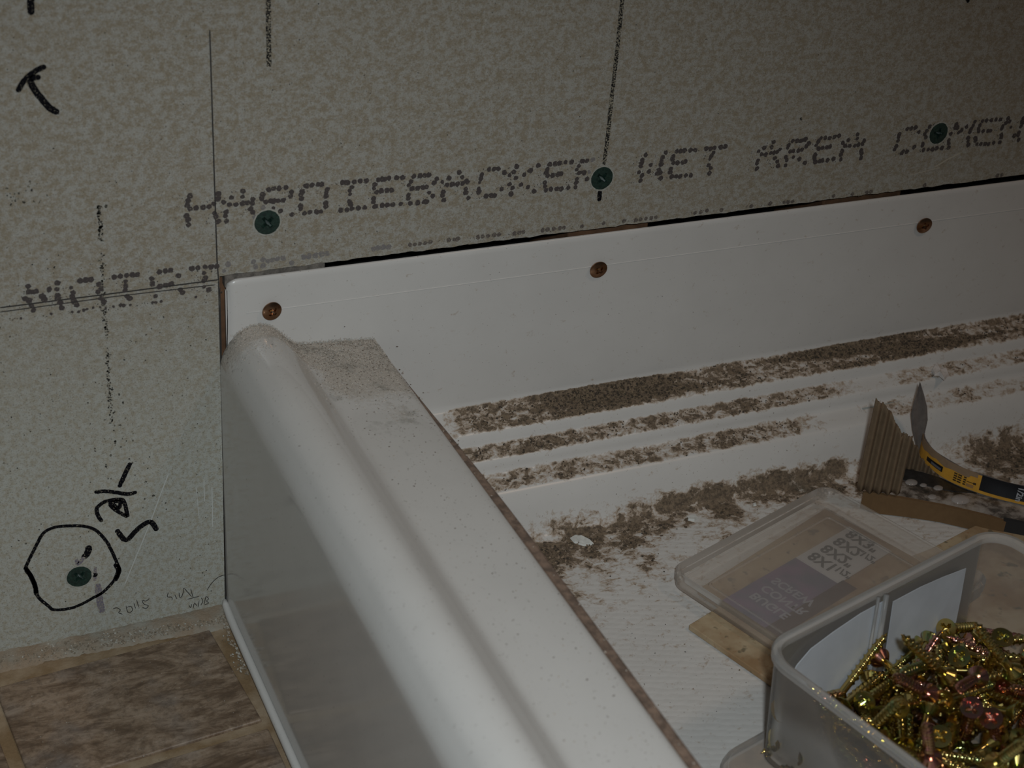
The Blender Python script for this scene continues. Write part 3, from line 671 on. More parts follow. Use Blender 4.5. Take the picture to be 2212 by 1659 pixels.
o = crumb_mesh('floor_dirt', it[:7500], M_DIRT, kind='stuff'); o['label'] = 'brown dirt crumbs scattered over the white pan floor beside the curb and plastic lid'; o['category'] = 'dirt'
M_DUST = [plain('dust_a', (.52, .47, .41), .95), plain('dust_b', (.40, .35, .295), .95), plain('dust_c', (.13, .10, .075), .95), plain('dust_d', (.38, .37, .34), .95)]
it = []
def surf_curb(x):
    for (x0, z0), (x1, z1) in zip(cp, cp[1:]):
        if x0 <= x <= x1 and x1 > x0 and z0 > .12: return z0+(z1-z0)*(x-x0)/(x1-x0)
    return .132
for k in range(16000):
    x = rr.uniform(.005, .071); y = -abs(rr.gauss(0, .03)); c = dust(x, y, .14)
    if y < -.0003 and rr.random() < c*.42*(1.3 if nz(x, y, 90, 4) > 0 else .6): it.append(((x, y-.0001, surf_curb(x)+.00005), rr.uniform(.00010, .00034), .7, rr.choice((0, 0, 1, 1, 3, 2) if x > .03 else (0, 0, 0, 1, 3))))
for k in range(900):   # dust clinging to the wall just above the curb
    x = rr.uniform(.006, .070); it.append(((x, -.0003, surf_curb(x)+abs(rr.gauss(0, .0006))), rr.uniform(.0001, .0003), 1, rr.choice((0, 1, 3))))
for k in range(420): 
    x = rr.uniform(.034, .069); it.append(((x, -rr.uniform(.02, .34)**1.0, surf_curb(x)), rr.uniform(.0001, .0004), .5, rr.choice((1, 2, 2))))
for k in range(90): it.append(((rr.uniform(.0715, .0758), -rr.uniform(.02, .33), .1283), rr.uniform(.0001, .0005), .7, rr.choice((1, 2, 2))))
o = crumb_mesh('curb_dust', it[:9000], M_DUST, kind='stuff'); o['label'] = 'beige cement dust heaped on the far end of the white curb against the wall'; o['category'] = 'dust'
# stray fleck stuff on flange face
it = []
for k in range(240):
    p = W(rr.uniform(620, 2200), rr.uniform(560, 860)); 
    if .092 < p.z < .165: it.append(((p.x, -.0002, p.z), rr.uniform(.00006, .00022), .6, rr.choice((1, 2, 2))))
for px, py, s in ((857, 748, .0006), (744, 705, .0004), (1430, 639, .0003)): p = W(px, py); it.append(((p.x, -.0003, p.z), s, .5, 2))
o = crumb_mesh('flange_specks', it, M_DUST, kind='stuff'); o['label'] = 'tiny dark specks stuck to the upright face of the white flange'; o['category'] = 'specks'

# flakes
def flake(name, pts, z, h, mat, label, cat):
    b = MB(); base = [on(x, y, 2, z) for x, y in pts]; c = sum(base, Vector())/len(base); n = len(base)
    r2 = random.Random(n); top = [p.lerp(c, .12)+Vector((0, 0, h*r2.uniform(.3, 1.2))) for p in base]; ct = c+Vector((0, 0, h*.9))
    b.add(base+top+[c, ct], [(i, (i+1) % n, n+(i+1) % n, n+i) for i in range(n)]+[(n+i, n+(i+1) % n, 2*n+1) for i in range(n)]+[((i+1) % n, i, 2*n) for i in range(n)])
    return tag(b.build(name, mat, fix=True), label, cat)
M_FLAKE = plain('white_flake', (.62, .63, .60), .8, var=.12, nscale=500)
flake('mortar_flake', [(1228,1152),(1236,1146),(1241,1150),(1240,1158),(1256,1160),(1276,1170),(1284,1177),(1262,1180),(1240,1174),(1227,1164)], FZ, .0012, M_FLAKE, 'white mortar flake in the dirt on the pan floor near the curb', 'mortar flake')
flake('mortar_flake', [(1170,1161),(1180,1157),(1186,1162),(1182,1168),(1173,1169)], FZ+.0006, .0008, M_FLAKE, 'small round white crumb in the dirt, nearest the curb edge', 'mortar flake')
flake('mortar_flake', [(1482,1118),(1497,1115),(1508,1120),(1500,1127),(1486,1125)], FZ, .0012, M_FLAKE, 'white chip in the brown dirt band left of the plastic lid corner', 'mortar flake')
flake('mortar_flake', [(1626,1088),(1633,1086),(1634,1093),(1627,1094)], FZ+.0003, .001, M_FLAKE, 'tiny bright white chip in the dirt just above the plastic lid', 'mortar flake')
flake('paper_scrap', [(2012,800),(2020,790),(2030,795),(2044,801),(2050,810),(2040,822),(2028,812),(2018,812)], .0757, .0022, plain('white_paper', (.60, .56, .53), .9, var=.1), 'crumpled white paper scrap on the stepped ledge of the pan', 'paper scrap')
b = MB(); pp = [on(x, y, 2, .0662) for x, y in ((1850,872),(1864,885),(1905,876),(1950,866),(1952,858),(1925,855),(1880,862))]
b.prism(pp, (0, 0, .0004)); mt = NT('clear_film'); mt.set(Base_Color=(.42, .50, .50), Roughness=.3, Alpha=.55)
tag(b.build('tape_scrap', mt.mat), 'pale bluish strip of film on the ledge behind the standing cardboard', 'tape scrap')

# ------------------------------------------------------------------ frosted plastic
def plastic(name, op, tint=(.86, .85, .83), rough=.28, glow=0):
    m = NT(name); m.n.remove(m.b)
    tr = m.new('ShaderNodeBsdfTransparent'); tr.inputs[0].default_value = (.99, .987, .98, 1)
    df = m.new('ShaderNodeBsdfDiffuse'); df.inputs[0].default_value = (*tint, 1)
    tl = m.new('ShaderNodeBsdfTranslucent'); tl.inputs[0].default_value = (*tint, 1)
    gl = m.new('ShaderNodeBsdfGlossy'); gl.inputs['Roughness'].default_value = rough
    fr = m.new('ShaderNodeFresnel'); fr.inputs[0].default_value = 1.22
    a = m.new('ShaderNodeMixShader'); a.inputs[0].default_value = .4; m.l(df.outputs[0], a.inputs[1]); m.l(tl.outputs[0], a.inputs[2])
    n = m.noise(90, 3); lw = m.new('ShaderNodeLayerWeight'); lw.inputs[0].default_value = .35
    o = m.math('ADD', m.math('ADD', m.math('MULTIPLY', n, .08), op-.04), m.math('MULTIPLY', lw.outputs['Facing'], .12), True)
    c = m.new('ShaderNodeMixShader'); m.l(o, c.inputs[0]); m.l(tr.outputs[0], c.inputs[1]); m.l(a.outputs[0], c.inputs[2])
    d = m.new('ShaderNodeMixShader'); m.l(fr.outputs[0], d.inputs[0]); m.l(c.outputs[0], d.inputs[1]); m.l(gl.outputs[0], d.inputs[2])
    m.l(d.outputs[0], m.out.inputs[0]); return m.mat
M_BOX = plastic('frosted_plastic', .09); M_RIM = plastic('frosted_plastic_rim', .36, (.80, .79, .77)); M_LID = plastic('frosted_lid', .17, (.88, .82, .76))
M_LIDRIM = plastic('frosted_lid_rim', .20, (.84, .77, .70))
def rrect(u0, v0, u1, v1, r, seg=8):
    pts = []
    for cx_, cy_, a0 in ((u1-r, v1-r, 0), (u0+r, v1-r, 90), (u0+r, v0+r, 180), (u1-r, v0+r, 270)):
        for k in range(seg+1): a = radians(a0+90*k/seg); pts.append((cx_+r*cos(a), cy_+r*sin(a)))
    return pts
def shell(name, rings, mat, parent, closed_bottom=False, smooth=True):
    """rings: list of (list of 2d pts, z)"""
    b = MB(); n = len(rings[0][0]); vs = []; fs = []
    for pts, z in rings: vs += [(x, y, z) for x, y in pts]
    for i in range(len(rings)-1):
        for k in range(n): fs.append((i*n+k, i*n+(k+1) % n, (i+1)*n+(k+1) % n, (i+1)*n+k))
    b.add(vs, fs)
    o = b.build(name, mat, parent, smooth=smooth)
    m = o.modifiers.new('e', 'EDGE_SPLIT'); m.split_angle = radians(32); return o
BA = radians(14.25); BU, BV, BH = .1446, .112, .0525; BZ = .0475
L0 = Vector((.1452, -.2073))
# box local frame: +X along the back wall (u), +Y = -v, origin at left back rim corner
BOX = empty('screw_tub', (L0.x, L0.y, BZ), BA); tag(BOX, 'open frosted plastic tub full of gold screws, in front of the flat lid', 'plastic tub')
def br(inset, r): return rrect(inset, -BV+inset, BU-inset, -inset, max(.002, r-inset))
shell('side_walls', [(br(.0062, .013), .0006), (br(.0055, .013), .0012), (br(.0022, .013), BH-.004), (br(.0036, .013), BH-.004), (br(.0070, .013), .0020)], M_BOX, BOX)
shell('rim', [(br(.0024, .014), BH-.0042), (br(.0002, .0145), BH-.0036), (br(0, .0145), BH-.0012), (br(.0006, .0145), BH-.0002), (br(.0022, .0145), BH), (br(.0036, .0145), BH-.0008), (br(.0038, .0145), BH-.0035)], M_RIM, BOX)
b = MB(); q = br(.0066, .013); b.add([(x, y, .0006) for x, y in q], [tuple(range(len(q)))]); b.add([(x, y, .0018) for x, y in q], [tuple(range(len(q)))]); b.build('base', M_BOX, BOX)
# moulded rib + sticker panels on the outside of the back wall
def loc_at(px, py, t):      # pixel -> point on the back wall plane in tub frame (wall leans inwards t metres at the base)
    d = RIGHT*((px-1106)/FPX)+DOWN*((py-829.5)/FPX)+FWD
    Mi = Matrix.Rotation(-BA, 3, 'Z'); o2 = Mi @ (CAM-Vector((L0.x, L0.y, BZ))); dd = Mi @ d
    # plane: y = -t0 - k*(BH-z)
    k = .0034/BH; t0 = t
    s = (-t0-k*BH-o2.y+k*o2.z)/(dd.y-k*dd.z); return o2+dd*s
M_STK = plain('white_label', (.47, .50, .54), .6, var=.05, nscale=60)
for nm, pts in (('wall_label', [(1722,1437),(1752,1402),(1800,1366),(1860,1325),(1912,1288),(1900,1390),(1880,1500),(1835,1560),(1700,1600),(1660,1560)]), ('wall_label', [(1930,1300),(1990,1268),(2040,1246),(2087,1228),(2076,1290),(2058,1380),(2052,1420),(1960,1475),(1900,1500),(1915,1400)])):
    pq = [loc_at(x, y, .0043) for x, y in pts]; pq = [Vector((p.x, p.y, max(.003, min(BH-.006, p.z)))) for p in pq]
    b = MB(); b.prism(pq, (0, .0003, 0)); b.build(nm, M_STK, BOX)
b = MB(); r0 = loc_at(1915, 1285, .0052); r1 = loc_at(1880, 1500, .0052); b.tube([r0, r1], .0011, 8); r0 = loc_at(1898, 1290, .0052); r1 = loc_at(1862, 1500, .0052); b.tube([r0, r1], .0007, 8); b.build('divider_rib', M_RIM, BOX, smooth=True)
# small rounded clear tray the tub stands on, its corner sticks out on the left
TR = empty('clear_tray', (L0.x, L0.y, 0), BA); tag(TR, 'rounded clear plastic tray corner poking out under the left of the screw tub', 'plastic tray')
def trr(i, r=.016): return rrect(-.0135+i, -.10+i, .06-i, .0035-i, r)
shell('side_wall', [(trr(.0012), .0408), (trr(.0003), .0412), (trr(0), .0440), (trr(.0006), .0462), (trr(.0020), .0468)], M_RIM, TR)
b = MB(); q = trr(.0018); b.add([(x, y, .0466) for x, y in q], [tuple(range(len(q)))]); b.build('top_panel', M_RIM, TR)
M_CARD = plain('brown_card', (.30, .195, .11), .85, var=.25, nscale=260)
CT = empty('card_insert', (L0.x, L0.y, 0), BA); 
b = MB(); q = rrect(-.0110, -.09, .05, .0050, .015); b.prism([Vector((x, y, .0402)) for x, y in q], (0, 0, .0005)); o = b.build('card_sheet', M_CARD, CT); tag(CT, 'brown card with rounded corner under the clear tray at the left of the tub', 'card')

# ------------------------------------------------------------------ flat lid with sticker
LA = radians(18.5); LU, LV, LZ = .1135, .095, .0437
P0 = Vector((.1745, -.1000)); LID = empty('tub_lid', (P0.x, P0.y, LZ), LA)
tag(LID, 'frosted plastic lid lying upside down on cardboard, a mirrored size label showing through', 'plastic lid')
def lr(i, r=.008): return rrect(i, -LV+i, LU-i, -i, max(.002, r-i))
shell('rim', [(lr(.0012), 0), (lr(.0006), .0005), (lr(.0004), .0030), (lr(0), .0034), (lr(0), .0078), (lr(.0006), .0084), (lr(.0014), .0084), (lr(.0022), .0066), (lr(.0034), .0052), (lr(.0040), .0024), (lr(.0062), .0022), (lr(.0070), .0009)], M_LIDRIM, LID)
b = MB(); q = lr(.0020); b.add([(x, y, .0005) for x, y in q], [tuple(range(len(q)))]); q = lr(.0068); b.add([(x, y, .0009) for x, y in q], [tuple(range(len(q)))]); b.build('panel', M_LID, LID)
shell('inner_ridge', [(lr(.0125), .0009), (lr(.0128), .0016), (lr(.0134), .0016), (lr(.0137), .0009)], M_LIDRIM, LID)
def lid_loc(px, py, z=LZ):
    p = on(px, py, 2, z)-Vector((P0.x, P0.y, LZ)); return Matrix.Rotation(-LA, 3, 'Z') @ p
u1, u2 = lid_loc(1719, 1205), lid_loc(1830, 1138); pu = lid_loc(1562, 1297)
topv = (u1.y+u2.y+pu.y)/3; botv = lid_loc(1803, 1266).y
M_WH = plain('label_white', (.50, .50, .51), .5); M_PU = NT('label_purple'); nn = M_PU.noise(70, 3)
M_PU.set(Base_Color=M_PU.mix(M_PU.ramp(nn, [(.4, 0.), (.62, 1.)]), (.19, .12, .22), (.11, .115, .18)), Roughness=.5); M_PU = M_PU.mat
M_MAR = plain('label_maroon', (.055, .022, .022), .5); M_TXT = plain('label_black', (.025, .03, .035), .5)
def lidquad(name, x0, y0, x1, y1, z, mat):
    b = MB(); b.prism([Vector((x0, y0, z)), Vector((x1, y0, z)), Vector((x1, y1, z)), Vector((x0, y1, z))], (0, 0, .00012)); return b.build(name, mat, LID)
ub = u1.x; ue = u2.x+.001; us = pu.x
lidquad('size_label', ub, botv, ue, topv, -.0001, M_WH)
pb = (lid_loc(1808, 1272).y+lid_loc(1662, 1339).y)/2; mb = (lid_loc(1837, 1280).y+lid_loc(1655, 1374).y)/2
lidquad('purple_label', us, pb, ub, topv, -.0001, M_PU)
lidquad('maroon_band', us, mb-.002, ub+.004, pb, -.0001, M_MAR)
def text_mesh(txt, size):
    cu = bpy.data.curves.new('t', 'FONT'); cu.body = txt; cu.size = size; cu.extrude = 0; cu.offset = size*.03
    o = bpy.data.objects.new('t', cu); COL.objects.link(o); dg = bpy.context.evaluated_depsgraph_get(); dg.update()
    me = bpy.data.meshes.new_from_object(o.evaluated_get(dg)); bpy.data.objects.remove(o); return me
def flip_text(txt, u, v, size, z, mat, sx=1.0):
    """mirrored through the lid: reading direction runs down the lid (-y), letter tops point to -x"""
    me = text_mesh(txt, size)
    for vv in me.vertices:
        x, y = vv.co.x*sx, vv.co.y; vv.co = (u-y, v-x, z)
    return link('lettering', me, mat, LID)
for k, (t, fr) in enumerate((('8X1', '1/2"'), ('8X2"', ''), ('8X2', '1/2"'), ('8X3"', ''))):
    flip_text(t, ub+.0108+k*.0096, topv-.0028, .0098, .00015, M_TXT, .86)
    if fr: flip_text(fr, ub+.0108+k*.0096, topv-.0165, .0062, .00015, M_TXT, .9)
M_LT = plain('label_pale_text', (.30, .30, .35), .5)
for k, t in enumerate(('BUGLE', 'CONTR', 'SCREW')):
    flip_text(t, us+.016+k*.0082, topv-.0055+k*.0005, .0072, .00015, M_LT, .95)

# corrugated cardboard sheet under lid and tub
def onz(px, py, z=.0425): return on(px, py, 2, z)
sheet = [onz(1488, 1352), Vector((.1900, -.1215, .0425)), Vector((.1860, -.1080, .0425)), Vector((.2780, -.0722, .0425)), Vector((.2955, -.1185, .0425)), onz(2010, 1187), onz(2090, 1145), Vector((.40, -.095, .0425)), Vector((.43, -.32, .0425)), Vector((.215, -.32, .0425))]
e0, e1 = onz(1488, 1352), onz(1640, 1457); d = (e1-e0); sheet[-1] = e0+d*(.17/d.length); sheet[-2].y = -.30
b = MB(); b.prism([Vector((p.x, p.y, .0404)) for p in sheet], (0, 0, .0028))
mc = NT('card_sheet'); n1 = mc.noise(40, 4, .6); n2 = mc.noise(400, 3, .6); n3 = mc.noise(190, 2, .5)
cc = mc.mix(mc.ramp(n1, [(.4, 0.), (.62, 1.)]), (.27, .17, .085), (.42, .33, .21)); cc = mc.mix(mc.math('MULTIPLY', mc.ramp(n3, [(.62, 0.), (.70, 1.)]), .8), cc, (.12, .10, .06))
cc = mc.mix(mc.math('MULTIPLY', mc.ramp(n2, [(.6, 0.), (.7, 1.)]), .4), cc, (.25, .11, .045)); mc.set(Base_Color=cc, Roughness=.85)
o = b.build('cardboard_sheet', mc.mat, bevel=.0004); tag(o, 'flat brown cardboard sheet lying on the pan floor under the lid and tub', 'cardboard')

# ------------------------------------------------------------------ torn cardboard package
def card_mat(name, dark, lite, sc=300):
    m = NT(name); n = m.noise(sc, 4, .6); m.set(Base_Color=m.mix(n, dark, lite), Roughness=.88).bump(n, .2, .0003); return m.mat
M_CORR = card_mat('corrugated_card', (.12, .08, .045), (.215, .148, .088)); M_KRAFT = card_mat('kraft_card', (.125, .068, .027), (.18, .105, .045))
def vplane(p0, p1):     # vertical plane through two floor points -> pixel to (s, z)
    e = (p1-p0); e.z = 0; L = e.length; e.normalize(); nrm = Vector((-e.y, e.x, 0))
    def f(px, py):
        dd = RIGHT*((px-1106)/FPX)+DOWN*((py-829.5)/FPX)+FWD; t = (p0-CAM).dot(nrm)/dd.dot(nrm); q = CAM+dd*t; return (q-p0).dot(e), q.z
    return e, nrm, f
PK = empty('torn_cardboard_package', onz(1860, 1085, .041)); tag(PK, 'torn corrugated cardboard package with a standing ribbed flap behind the lid', 'cardboard package')
PKi = PK.location.copy()
def place(o): o.parent = PK; o.matrix_parent_inverse = Matrix.Translation(-PKi); return o
def corr(name, p0, p1, top, bottom, pitch, amp, mat, lean=(0, 0)):
    e, nrm, f = vplane(p0, p1); tp = [f(*q) for q in top]; bt = [f(*q) for q in bottom]
    def interp(l, s):
        l = sorted(l)
        if s <= l[0][0]: return l[0][1]
        for a, c in zip(l, l[1:]):
            if s <= c[0]: return a[1]+(c[1]-a[1])*(s-a[0])/max(1e-9, c[0]-a[0])
        return l[-1][1]
    s0 = min(min(a[0] for a in tp), min(a[0] for a in bt)); s1 = max(max(a[0] for a in tp), max(a[0] for a in bt)); n = 90; m = 12
    r2 = random.Random(4); b = MB(); vs = []
    for i in range(n+1):
        s = s0+(s1-s0)*i/n; zt = interp(tp, s)+r2.uniform(-.0004, .0004); zb = interp(bt, s)
        for j in range(m+1):
            z = zb+(zt-zb)*j/m; g = amp*cos(2*pi*s/pitch); vs.append(p0+e*s+nrm*(-g+lean[0]*(z-.04))+Vector((0, 0, z-p0.z)))
    N = (n+1)*(m+1); vs2 = [v+nrm*.0008 for v in vs]; fs = []
    for i in range(n):
        for j in range(m):
            a = i*(m+1)+j; fs += [(a, a+1, a+m+2, a+m+1), (N+a, N+a+m+1, N+a+m+2, N+a+1)]
    for i in range(n):
        a = i*(m+1)+m; fs.append((a, N+a, N+a+m+1, a+m+1)); a = i*(m+1); fs.append((a+m+1, N+a+m+1, N+a, a))
    for j in range(m): fs.append((j+1, j, N+j, N+j+1)); a = n*(m+1)+j; fs.append((a, a+1, N+a+1, N+a))
    b.add(vs, fs and [x for x in fs if max(x) < len(vs)]); b = MB(); b.add(vs+vs2, fs)
    return place(b.build(name, mat, smooth=True))
q0, q1 = onz(1858, 1062, .0515), onz(1946, 1072, .0515); q0.z = q1.z = .041
corr('front_flap', q0, q1, [(1893,862),(1900,868),(1910,875),(1918,882),(1930,900),(1938,920),(1946,930),(1947,940)], [(1857,1058),(1880,1064),(1910,1066),(1944,1066)], .0044, .0013, M_CORR, (.0, 0))
q0, q1 = onz(1945, 1012, .0462), onz(2032, 1030, .0462); q0.z = q1.z = .041
corr('side_flap', q0, q1, [(1945,932),(1957,944),(1966,950),(1972,953),(1982,968),(1990,990),(2010,1014),(2034,1034)], [(1945,1012),(1990,1022),(2034,1037)], .0040, .0013, card_mat('corrugated_card_shaded', (.10, .065, .035), (.20, .14, .085)), (0, 0))  # same card in a darker copy, shade put into its colour
# folded kraft strip along the front
def strip_wall(name, path, zb, zt, th, mat):
    b = MB(); vs = []; n = len(path)
    for p, zt_ in zip(path, zt if isinstance(zt, list) else [zt]*n):
        vs += [Vector((p.x, p.y, zb)), Vector((p.x, p.y, zt_))]
    nv = []
    for i, p in enumerate(path):
        t = (path[min(i+1, n-1)]-path[max(i-1, 0)]); t.z = 0; t.normalize(); nn = Vector((-t.y, t.x, 0))*th; nv += [vs[2*i]+nn, vs[2*i+1]+nn]
    N = 2*n; fs = []
    for i in range(n-1):
        a = 2*i; fs += [(a, a+2, a+3, a+1), (N+a, N+a+1, N+a+3, N+a+2), (a+1, a+3, N+a+3, N+a+1), (a, N+a, N+a+2, a+2)]
    fs += [(0, 1, N+1, N), (2*n-2, N+2*n-2, N+2*n-1, 2*n-1)]; b.add(vs+nv, fs); return b.build(name, mat)
pth = [onz(x, y, .0408) for x, y in ((1858,1096),(1880,1104),(1900,1109),(1960,1116),(2030,1127),(2090,1141),(2130,1151),(2165,1158))]
place(strip_wall('front_strip', pth, .0405, [.0495, .0515, .0515, .0505, .0500, .0500, .0500, .0490], .0020, M_KRAFT))
pth = [onz(x, y, .0408) for x, y in ((2160,1156),(2190,1162),(2240,1172),(2320,1190))]
place(strip_wall('dark_end_strip', pth, .0405, .0500, .0020, plain('black_card', (.020, .020, .022), .6)))
# inner tray: dirty plastic film with bubbles
mtm = NT('dirty_film'); n1 = mtm.noise(75, 5, .7); n2 = mtm.noise(350, 3)
mtm.set(Base_Color=mtm.ramp(n1, [(.36, (.020, .017, .014)), (.45, (.09, .07, .055)), (.52, (.25, .215, .185)), (.64, (.36, .33, .30))]), Roughness=.35).bump(n1, .5, .001)
tr = [onz(x, y, .0475) for x, y in ((1900,1083),(1948,1082),(2050,1100),(2150,1124),(2230,1140),(2320,1160),(2320,1115),(2212,1092),(2150,1076),(2100,1060),(2060,1046),(2030,1032),(1990,1018),(1946,1010))]
b = MB(); b.prism([Vector((p.x, p.y, .0465)) for p in tr], (0, 0, .0010)); place(b.build('inner_film', mtm.mat))
b = MB(); b.prism([Vector((p.x, p.y, .0466)) for p in [onz(x, y, .0475) for x, y in ((1946,1012),(1990,1020),(2035,1034),(2080,1056),(2110,1066),(2060,1062),(2000,1050),(1948,1036))]], (0, 0, .0012)); place(b.build('dark_patch', plain('black_film', (.018, .018, .019), .4, var=.4, nscale=300)))
mbub = NT('clear_bubble'); mbub.set(Base_Color=(.55, .50, .47), Roughness=.12, Alpha=.45)
for px, py, rx in ((1969,1041,.0030), (1995,1047,.0018), (2027,1053,.0024), (2014,1072,.0022), (2075,1078,.0044)):
    c = onz(px, py, .0478); b = MB(); vs = []; fs = []; n = 16
    for i in range(5):
        a = i/5*pi/2
        for k in range(n): t = 2*pi*k/n; vs.append((c.x+rx*cos(a)*cos(t)*1.15, c.y+rx*cos(a)*sin(t)*.9, .0474+rx*.4*sin(a)))
    vs.append((c.x, c.y, .0474+rx*.4))
    for i in range(4):
        for k in range(n): fs.append((i*n+k, i*n+(k+1) % n, (i+1)*n+(k+1) % n, (i+1)*n+k))
    for k in range(n): fs.append((4*n+k, 4*n+(k+1) % n, 5*n))
    b.add(vs, fs); place(b.build('bubble', mbub.mat, smooth=True))

# ------------------------------------------------------------------ curled blade label strip
LS = empty('curled_label_strip', onz(2060, 1045, .0480)); LSi = LS.location.copy(); tag(LS, 'curled yellow and black card label strip with its grey tip standing up', 'label strip')
def placel(o, p=LS): o.parent = LS; o.matrix_parent_inverse = Matrix.Translation(-LSi); return o
SZ = .0480
raw = [(1986,975),(1989,988),(2003,1006),(2030,1028),(2060,1045),(2100,1061),(2150,1077),(2212,1092),(2300,1112)]
sp = catmull([tuple(onz(x, y, SZ)) for x, y in raw], 6); sp = [Vector(p) for p in sp]
acc = [0]
for a, c in zip(sp, sp[1:]): acc.append(acc[-1]+(c-a).length)
HS = .0108
def spt(s):
    for i in range(len(sp)-1):
        if s <= acc[i+1] or i == len(sp)-2:
            t = (s-acc[i])/(acc[i+1]-acc[i]); p = sp[i].lerp(sp[i+1], t); d = (sp[i+1]-sp[i]); d.z = 0; d.normalize(); return p, Vector((d.y, -d.x, 0))
def s_of(px):       # arclength whose bottom edge projects at pixel x
    best = 0; bd = 1e9
    for k in range(400):
        s = acc[-1]*k/400; p, n = spt(s); q = p-CAM; x = q.dot(RIGHT)/q.dot(FWD)*FPX+1106
        if abs(x-px) < bd and s > .012: bd = abs(x-px); best = s
    return best
def panel(name, s0, s1, h0, h1, off, mat, n=40, th=.0002):
    b = MB(); F = []; Bk = []
    for i in range(n+1):
        s = s0+(s1-s0)*i/n; p, nn = spt(s); a = h0(s) if callable(h0) else h0; c = h1(s) if callable(h1) else h1
        F += [p+nn*off+Vector((0, 0, a)), p+nn*off+Vector((0, 0, c))]; Bk += [p+nn*(off-th)+Vector((0, 0, a)), p+nn*(off-th)+Vector((0, 0, c))]
    N = len(F); fs = []
    for i in range(n): a = 2*i; fs += [(a, a+2, a+3, a+1), (N+a, N+a+1, N+a+3, N+a+2), (a+1, a+3, N+a+3, N+a+1), (a, N+a, N+a+2, a+2)]
    b.add(F+Bk, fs); return placel(b.build(name, mat))
M_YEL = plain('label_yellow', (.66, .33, .04), .5, var=.08, nscale=200); M_BLK = plain('label_black_panel', (.010, .011, .014), .35); M_GRY = plain('card_grey_back', (.15, .125, .11), .85, var=.12, nscale=300); M_TORN = card_mat('torn_layer', (.24, .15, .085), (.34, .23, .14))
E_ = acc[-1]; sb = s_of(2113); s_t1 = s_of(2104); s_lg0, s_lg1 = s_of(2003), s_of(2033)
panel('card', 0, E_, 0, lambda s: HS+.0003*sin(s*300), 0, M_GRY, 70, .0006)
panel('yellow_print', .0, E_, .0004, HS-.0006, .0002, M_YEL, 70)
panel('torn_layer', .0, s_t1, lambda s: HS*.66+.0012*noise.noise(Vector((s*180, 0, 0)))+(.0012 if s > s_t1-.004 else 0), lambda s: HS+.0002, .0005, M_TORN, 50)
panel('black_print', sb, E_, .0022, HS+.0001, .0005, M_BLK, 30)
panel('logo_patch', s_lg0-.001, s_lg1, .0030, lambda s: .0052+.0008*(s-s_lg0)/(s_lg1-s_lg0), .0006, M_BLK, 12)
panel('logo_patch', s_lg0+.003, s_lg1-.0008, .0035, .0047, .0008, plain('logo_grey', (.13, .13, .15), .5), 12)
M_PRT = plain('small_print', (.05, .03, .012), .6)
for px0, px1, rows in ((2057, 2063, 4), (2065, 2073, 4), (2077, 2083, 4)):
    a, c = s_of(px0), s_of(px1)
    for k in range(rows): panel('small_print', a, c, .0020+k*.0013, .0020+k*.0013+.0007, .0004, M_PRT, 3)
a, c = s_of(2084), s_of(2104); panel('arrow', a, c, .0044, .0047, .0004, M_PRT, 4); panel('arrow', c-.0014, c, .0040, .0051, .0004, M_PRT, 3)
panel('pale_print', a, c-.001, .0018, .0034, .0004, plain('pale_print', (.36, .20, .08), .6), 4)
def strip_text(txt, px, h, size):
    me = text_mesh(txt, size); s0 = s_of(px)
    for vv in me.vertices:
        x, y = vv.co.x, vv.co.y; p, nn = spt(s0+y); vv.co = p+nn*.0008+Vector((0, 0, h-x))
    o = link('lettering', me, plain('silver_print', (.42, .42, .44), .5)); placel(o)
strip_text('1/2in', 2191, HS-.0006, .0042)
# standing grey tip: twisted sheet in a vertical plane
t0_, t1_ = spt(.0005)[0], spt(.0005)[0]+RIGHT*.01; t0_ = t0_.copy(); t1_.z = t0_.z
e, nrm, fv = vplane(t0_, t1_)
Lp = [(1984,1003),(1982,985),(1977,955),(1971,930),(1968,895),(1974,870),(1981,848),(1988,828)]; Rp = [(1989,1003),(1989,980),(1992,955),(1998,935),(2004,907),(2003,880),(1996,852),(1989,829)]
b = MB(); vs = []
for (a, c) in zip(Lp, Rp):
    sa, za = fv(*a); sc2, zc = fv(*c)
    for k in range(5):
        t = k/4; s = sa+(sc2-sa)*t; z = za+(zc-za)*t; bow = .0016*sin(t*pi)
        vs.append(t0_+e*s+nrm*(bow)+Vector((0, 0, z-t0_.z)))
fs = []; n = len(Lp); N = len(vs)
for i in range(n-1):
    for k in range(4): a = i*5+k; fs += [(a, a+1, a+6, a+5), (N+a, N+a+5, N+a+6, N+a+1)]
for i in range(n-1): a = i*5; fs += [(a, a+5, N+a+5, N+a), (a+4, N+a+4, N+a+9, a+9)]
b.add(vs+[v+nrm*.0004 for v in vs], fs); placel(b.build('curled_tip', M_GRY, smooth=True))

